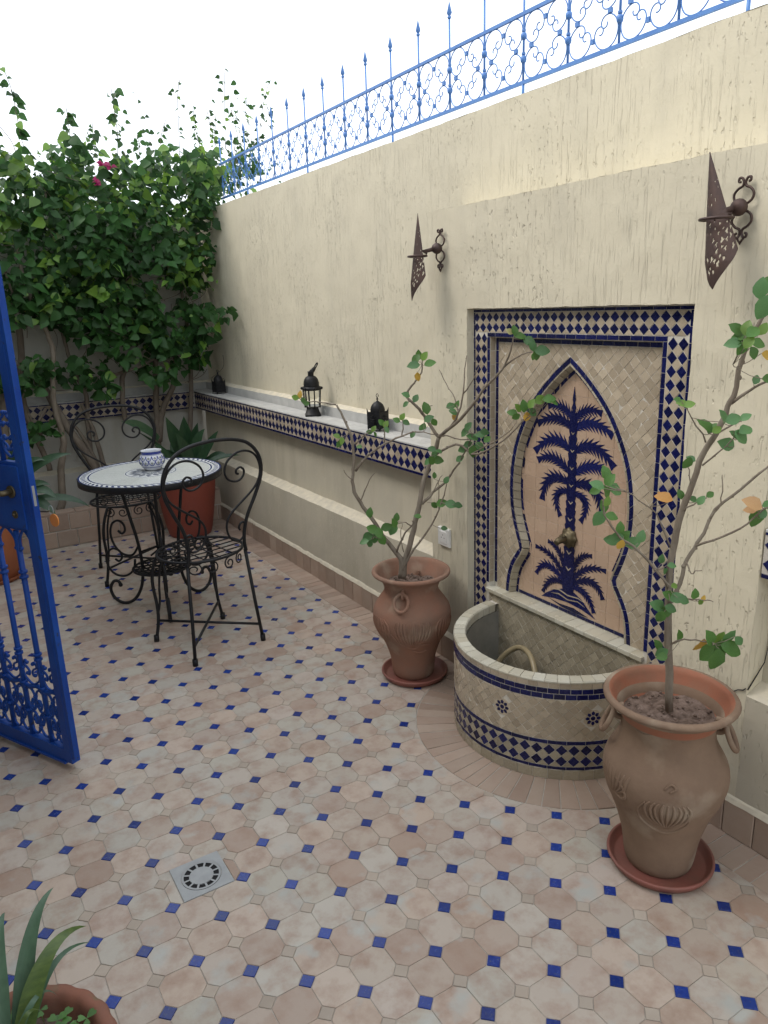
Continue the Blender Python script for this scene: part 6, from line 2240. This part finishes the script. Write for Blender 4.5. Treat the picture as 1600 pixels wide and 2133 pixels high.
# painted bowl on the table
bo = thing('painted_bowl', 'small round white bowl with blue scale pattern standing on the table', 'bowl', (TX + .022, TY + .04, TZ + .0005))
M_bowl = mat('white_pottery', (.68, .70, .74), (.6, .62, .68), rough=.18, scale=12)
M_bb = mat('cobalt_pottery_paint', (.02, .04, .24), (.03, .05, .30), rough=.2, scale=12)
M_bg = mat('olive_pottery_paint', (.10, .13, .08), (.14, .16, .08), rough=.25, scale=12)
bprof = smooth_pl([(.032, .0), (.040, .003), (.044, .010), (.056, .024), (.0635, .045), (.062, .062), (.054, .078), (.048, .086), (.050, .094), (.053, .100)], 5)
b = MB(); b.lathe(bprof + [(.053, .101), (.048, .100), (.044, .088), (.052, .062), (.05, .03), (.03, .01), (0, .008)], 48); b.build('body', M_bowl, bo, local=True)


def bR(z):
    for i in range(len(bprof) - 1):
        if bprof[i][1] <= z <= bprof[i + 1][1] and bprof[i + 1][1] > bprof[i][1]:
            return bprof[i][0] + (bprof[i + 1][0] - bprof[i][0]) * (z - bprof[i][1]) / (bprof[i + 1][1] - bprof[i][1])
    return bprof[-1][0]


b = MB(); b.lathe([(bR(z) + .0008, z) for z in (.084, .088, .092, .096, .099)], 48); b.build('blue_lip', M_bb, bo, local=True)
b = MB()
def band(z, r, mb): mb.tube([((bR(z)) * cos(a), (bR(z)) * sin(a), z) for a in [k * pi / 30 for k in range(60)]], r, 5, closed=True)
band(.081, .0012, b); band(.020, .0014, b)
ns = 12
for row in range(2):
    for k in range(ns):
        ac = 2 * pi * (k + .5 * row) / ns; hwid = pi / ns
        pl = []
        for q in range(9):
            t_ = -1 + q / 4
            z = (.080 - row * .024) - .026 * sqrt(max(0, 1 - t_ * t_ * .98))
            a = ac + t_ * hwid
            pl.append((bR(z) * cos(a), bR(z) * sin(a), z))
        b.tube(pl, .0021, 5)
b.build('blue_scales', M_bb, bo, local=True)
b = MB()
for row in range(2):
    for k in range(ns):
        ac = 2 * pi * (k + .5 * row) / ns; z = .066 - row * .024
        R_b = bR(z) + .0004
        for q in range(4):
            an = q * pi / 2
            b.sphere((R_b * cos(ac + cos(an) * .06), R_b * sin(ac + cos(an) * .06), z + sin(an) * .0042), .0026, 6, 4)
b.build('olive_dots', M_bg, bo, local=True)


BACKR = [(.121, .562), (.116, .574), (.125, .593), (.143, .594), (.150, .573), (.143, .535), (.119, .512), (.085, .520), (.060, .552), (.053, .595), (.064, .631), (.092, .663), (.139, .698), (.190, .737), (.222, .775), (.236, .828), (.222, .882), (.192, .915), (.150, .928), (.105, .920), (.068, .893), (.052, .855), (.062, .818), (.092, .797), (.125, .797), (.148, .818), (.149, .842), (.132, .856), (.113, .848), (.110, .833), (.122, .826)]
BACKO = [(.150, .455), (.142, .50), (.145, .56), (.165, .63), (.205, .71), (.237, .79), (.240, .86), (.215, .92), (.165, .965), (.090, .988), (0, .995)]


def chair_parts(t, name_unused=None):
    # seat ring, front to +y
    SR = .192; SZ_ = .462
    def S(u, v, z=SZ_): return (u, v, z)
    b = MB(); b.tube([S(SR * cos(a) * 1.03, SR * sin(a) * .98) for a in [k * pi / 24 for k in range(48)]], .0065, 8, closed=True); b.build('seat_ring', M_iron, t, local=True)
    for k in range(-3, 4):
        d_ = k * .05; l_ = sqrt(max(0, SR ** 2 - d_ ** 2)) * .98
        b = MB(); b.tube([S(-l_, d_, SZ_), S(0, d_, SZ_ - .004), S(l_, d_, SZ_)], .0030, 6); b.build('seat_bar', M_iron, t, local=True)
    for k in (-1, 0, 1):
        b = MB()
        d_ = k * .07; l_ = sqrt(max(0, SR ** 2 - d_ ** 2)) * .98
        b.tube([S(d_, -l_, SZ_ + .004), S(d_, 0, SZ_ + .004), S(d_, l_, SZ_ + .004)], .0028, 6); b.build('seat_bar', M_iron, t, local=True)
    # scrolled apron under the seat, at the back and front
    for sgn in (-1, 1):
        for k in (-1, 1):
            b = MB()
            for c0 in (.045, .115):
                pl = spiral2((c0 * k, -.035), .030, .008, radians(90), radians(90 + 500 * k), 22)
                b.tube([(u, sgn * (sqrt(max(0, SR ** 2 - u * u)) * .96), SZ_ + z) for u, z in pl], .0034, 6)
            b.build('apron_scroll', M_iron, t, local=True)
    tilt = .10      # backrest leans back
    def Bk(u, z): return (u, -.155 - max(0, z - .455) * tilt, z)
    for k in (-1, 1):
        b = MB(); b.tube([Bk(u * k, z) for u, z in smooth_pl(BACKO, 5)], .0082, 9, caps=False); b.build('back_hoop', M_iron, t, local=True)
        b = MB(); b.tube([Bk(u * k, z) for u, z in smooth_pl(BACKR, 4)], .0052, 8); b.build('back_scroll', M_iron, t, local=True)
    # rear legs straight, front legs cabriole, rubber feet
    for k in (-1, 1):
        b = MB(); b.tube([(.148 * k, -.150, .46), (.165 * k, -.172, .20), (.180 * k, -.188, .015)], .0082, 8); leg = b.build('leg', M_iron, t, local=True)
        b = MB(); b.tube([(.180 * k, -.188, .032), (.181 * k, -.189, .0)], .0125, 10); b.build('rubber_foot', M_iron, leg, local=True)
        b = MB(); b.tube(smooth_pl([(.120 * k, .150, .46), (.150 * k, .178, .39), (.165 * k, .190, .30), (.160 * k, .180, .18), (.165 * k, .176, .10), (.182 * k, .180, .015)], 5), .0082, 8); leg = b.build('leg', M_iron, t, local=True)
        b = MB(); b.tube(smooth_pl([(.105 * k, .145, .455), (.132 * k, .160, .37), (.143 * k, .168, .28), (.148 * k, .170, .20), (.160 * k, .178, .14)], 5), .0055, 7); b.build('leg_brace', M_iron, t, local=True)
        b = MB(); b.tube([(.182 * k, .180, .032), (.183 * k, .181, .0)], .0125, 10); b.build('rubber_foot', M_iron, leg, local=True)
    for k in (-1, 1):
        b = MB(); b.tube([(.176 * k, -.183, .085), (-.165 * k, .176, .105)], .0065, 7); b.build('cross_brace', M_iron, t, local=True)


CHX, CHY, CHR = .985, 3.270, radians(11)
c1 = thing('bistro_chair', 'black wrought iron bistro chair with its scrolled back to us, in front of the table', 'chair', (CHX, CHY, 0), CHR, 'wrought iron bistro chairs')
chair_parts(c1)
c2 = c1.copy(); COL.objects.link(c2)
c2['label'] = 'black wrought iron bistro chair facing us, half hidden behind the table'
c2.matrix_world = Matrix.Translation((.94, 4.50, 0)) @ Matrix.Rotation(radians(180 - 6), 4, 'Z')
for ch in list(c1.children):
    q = ch.copy(); COL.objects.link(q); q.parent = c2
    for g2 in list(ch.children):
        w2 = g2.copy(); COL.objects.link(w2); w2.parent = q


# ================================================================== blue gate leaf
a0 = Vector((.2475, 2.515, 0)); gd = Vector((-.459, .888, 0)).normalized()
gn_ = Vector((-gd.y, gd.x, 0)); gn_ = Vector((.888, .459, 0)).normalized()
GM = Matrix(((gd.x, 0, -gn_.x, a0.x), (gd.y, 0, -gn_.y, a0.y), (0, 1, 0, 0), (0, 0, 0, 1)))   # (s, z, out)
gt = thing('iron_gate', 'open blue wrought iron gate leaf at the left with scrolls and brass handle', 'gate', (a0.x, a0.y, 0))


def gp(s, z, o_=0.0): return GM @ Vector((s, z, o_))


def gbox(mb, s0, s1, z0, z1, o0, o1):
    vs = [gp(s, z, o_) for o_ in (o0, o1) for (s, z) in ((s0, z0), (s1, z0), (s1, z1), (s0, z1))]
    mb.add(vs, [(0, 1, 2, 3), (7, 6, 5, 4), (0, 4, 5, 1), (1, 5, 6, 2), (2, 6, 7, 3), (3, 7, 4, 0)])


GW, GH = .88, 2.12
b = MB(); gbox(b, 0, .036, .035, GH, -.016, .016); b.build('closing_stile', M_bluepaint, gt)
b = MB(); gbox(b, -.016, 0.0, .055, GH, .010, .015); b.build('rebate_strip', M_bluepaint, gt)
b = MB(); gbox(b, GW - .036, GW, .035, GH, -.016, .016); b.build('hinge_stile', M_bluepaint, gt)
b = MB(); gbox(b, .036, GW - .036, .036, .082, -.014, .014); b.build('bottom_rail', M_bluepaint, gt)
b = MB(); gbox(b, .036, GW - .036, .026, .034, -.02, .02); b.build('bottom_flange', M_bluepaint, gt)
b = MB(); gbox(b, .036, GW - .036, GH - .04, GH, -.014, .014); b.build('top_rail', M_bluepaint, gt)
bars = [.121, .229, .337, .445, .553, .661, .769]
for s in bars:
    b = MB(); b.tube([gp(s, .082), gp(s, .862)], .0095, 10)
    for z in (.40, .418, .70, .718): b.tube([gp(s, z - .004), gp(s, z + .004)], .0145, 10)
    for z in (.18, .29): b.tube([gp(s, z - .006), gp(s, z + .006)], .0135, 10)
    b.build('bar', M_bluepaint, gt)
    b = MB(); b.tube([gp(s, 1.095), gp(s, GH - .04)], .0085, 10); 
    for z in (1.40, 1.418): b.tube([gp(s, z - .004), gp(s, z + .004)], .0135, 10)
    b.build('bar', M_bluepaint, gt)
# wavy rail between the scroll field and the plain bars
b = MB()
for k in range(8):
    s0, s1 = .036 + k * .101, .036 + (k + 1) * .101
b.tube([gp(.036 + i * (GW - .072) / 60, .283 + .006 * sin(i * .9)) for i in range(61)], .0085, 8); b.build('wavy_rail', M_bluepaint, gt)
edges = [.036] + bars + [GW - .036]


def gtube(pl, r=.0052, o_=0, name='scroll'):
    b = MB(); b.tube([gp(s, z, o_) for s, z in pl], r, 7)
    for e in (pl[0], pl[-1]): b.sphere(gp(e[0], e[1], o_), r * 1.7, 7, 5)
    b.build(name, M_bluepaint, gt)


CS = smooth_pl([(.010, .006), (.017, .000), (.013, -.010), (0.0, -.012), (-.016, 0.0), (-.022, .020), (-.012, .042), (.008, .050), (.028, .042), (.036, .022), (.030, .004)], 3)
for i in range(len(edges) - 1):
    ea, eb = edges[i], edges[i + 1]; cm = (ea + eb) / 2; w_ = eb - ea
    k = w_ / .108
    # lower field: big C's bowing to the four corners, like the fence
    for q4 in range(4):
        pl = cscroll(.026, .052, .062, 150, (-.0265, -.0265), radians(225))
        cq, sq_ = cos(q4 * pi / 2), sin(q4 * pi / 2)
        gtube([(cm + (u * cq - v * sq_) * k * .98, .182 + (u * sq_ + v * cq) * 1.75) for u, v in pl], .0045)
    for (u, v) in ((cm, .182 + .062), (cm, .182 - .062), (ea + .012, .182), (eb - .012, .182)):
        b = MB(); b.sphere(gp(u, v), .0085, 8, 6); b.build('rosette', M_bluepaint, gt)
    # cups above the wavy rail with small scrolls
    pl = [(cm - .016 * k, .372), (cm - .024 * k, .380), (cm - .034 * k, .372), (cm - .034 * k, .360), (cm - .018 * k, .352), (cm - .008 * k, .340), (cm - .012 * k, .326), (cm - .022 * k, .330)]
    gtube(smooth_pl(pl, 3), .0042); gtube([(2 * cm - u, z) for u, z in smooth_pl(pl, 3)], .0042)
    gtube(smooth_pl([(ea + .010, .345), (ea + .012, .318), (cm - .018, .298), (cm, .292), (cm + .018, .298), (eb - .012, .318), (eb - .010, .345)], 4), .0042)
    # cups below the lock rail and small scrolls above it
    gtube(smooth_pl([(ea + .012, .80), (ea + .014, .835), (cm, .866), (eb - .014, .835), (eb - .012, .80)], 4), .005)
    for zz in (1.105,):
        gtube(smooth_pl([(ea + .012, zz + .06), (ea + .016, zz + .025), (cm, zz + .004), (eb - .016, zz + .025), (eb - .012, zz + .06)], 4), .005)
        pl = [(cm - .014 * k, zz + .062), (cm - .022 * k, zz + .070), (cm - .032 * k, zz + .062), (cm - .030 * k, zz + .048), (cm - .014 * k, zz + .040), (cm - .008 * k, zz + .028)]
        gtube(smooth_pl(pl, 3), .0045); gtube([(2 * cm - u, z) for u, z in smooth_pl(pl, 3)], .0045)
        gtube(smooth_pl([(u, 2 * (zz + .085) - z) for u, z in pl], 3), .0045); gtube([(2 * cm - u, 2 * (zz + .085) - z) for u, z in smooth_pl(pl, 3)], .0045)
b = MB(); gbox(b, .036, GW - .036, .868, .884, -.010, .010); b.build('lock_rail', M_bluepaint, gt)
b = MB(); gbox(b, .036, GW - .036, 1.078, 1.094, -.010, .010); b.build('lock_rail', M_bluepaint, gt)
b = MB(); gbox(b, .030, .205, .880, 1.082, -.020, .020); b.build('lock_box', M_bluepaint, gt)
b = MB(); gbox(b, -.002, .002, .955, 1.02, -.008, .008); b.build('strike_plate', M_grey, gt)
for sg in (-1, 1):
    b = MB(); b.tube([gp(.075, 1.0, sg * .02), gp(.075, 1.0, sg * .026)], .020, 14)
    b.tube([gp(.075, 1.0, sg * .024), gp(.075, 1.0, sg * .052), gp(.085, 1.0, sg * .058), gp(.125, .998, sg * .058), gp(.175, .992, sg * .056)], [.010, .0095, .009, .0085, .007], 10)
    b.build('handle', M_brass, gt)
    b = MB(); b.tube([gp(.075, .925, sg * .0195), gp(.075, .925, sg * .024)], .013, 12); b.tube([gp(.075, .925, sg * .023), gp(.075, .925, sg * .030)], .005, 8); b.build('keyhole', M_brass, gt)
# key with an orange tag hanging from the lock
kt = thing('key_ring', 'key with round orange tag hanging from the gate lock', 'key', tuple(gp(-.036, .95, .02)))
b = MB()
b.tube([gp(.030, .927, -.03), gp(-.010, .930, -.034), gp(-.022, .934, -.034)], .0025, 6); b.build('key', M_brass, kt)
b = MB(); b.tube([gp(-.030 + .011 * cos(a), .938 + .014 * sin(a), -.034) for a in [k * pi / 8 for k in range(16)]], .0012, 5, closed=True); b.build('split_ring', M_grey, kt)
b = MB(); ctr = (-.040, .905)
b.tube([gp(ctr[0], ctr[1], -.036), gp(ctr[0], ctr[1], -.032)], .021, 20); b.build('tag', mat('orange_plastic', (.62, .22, .04), rough=.4), kt)
print('objects', len(bpy.data.objects))
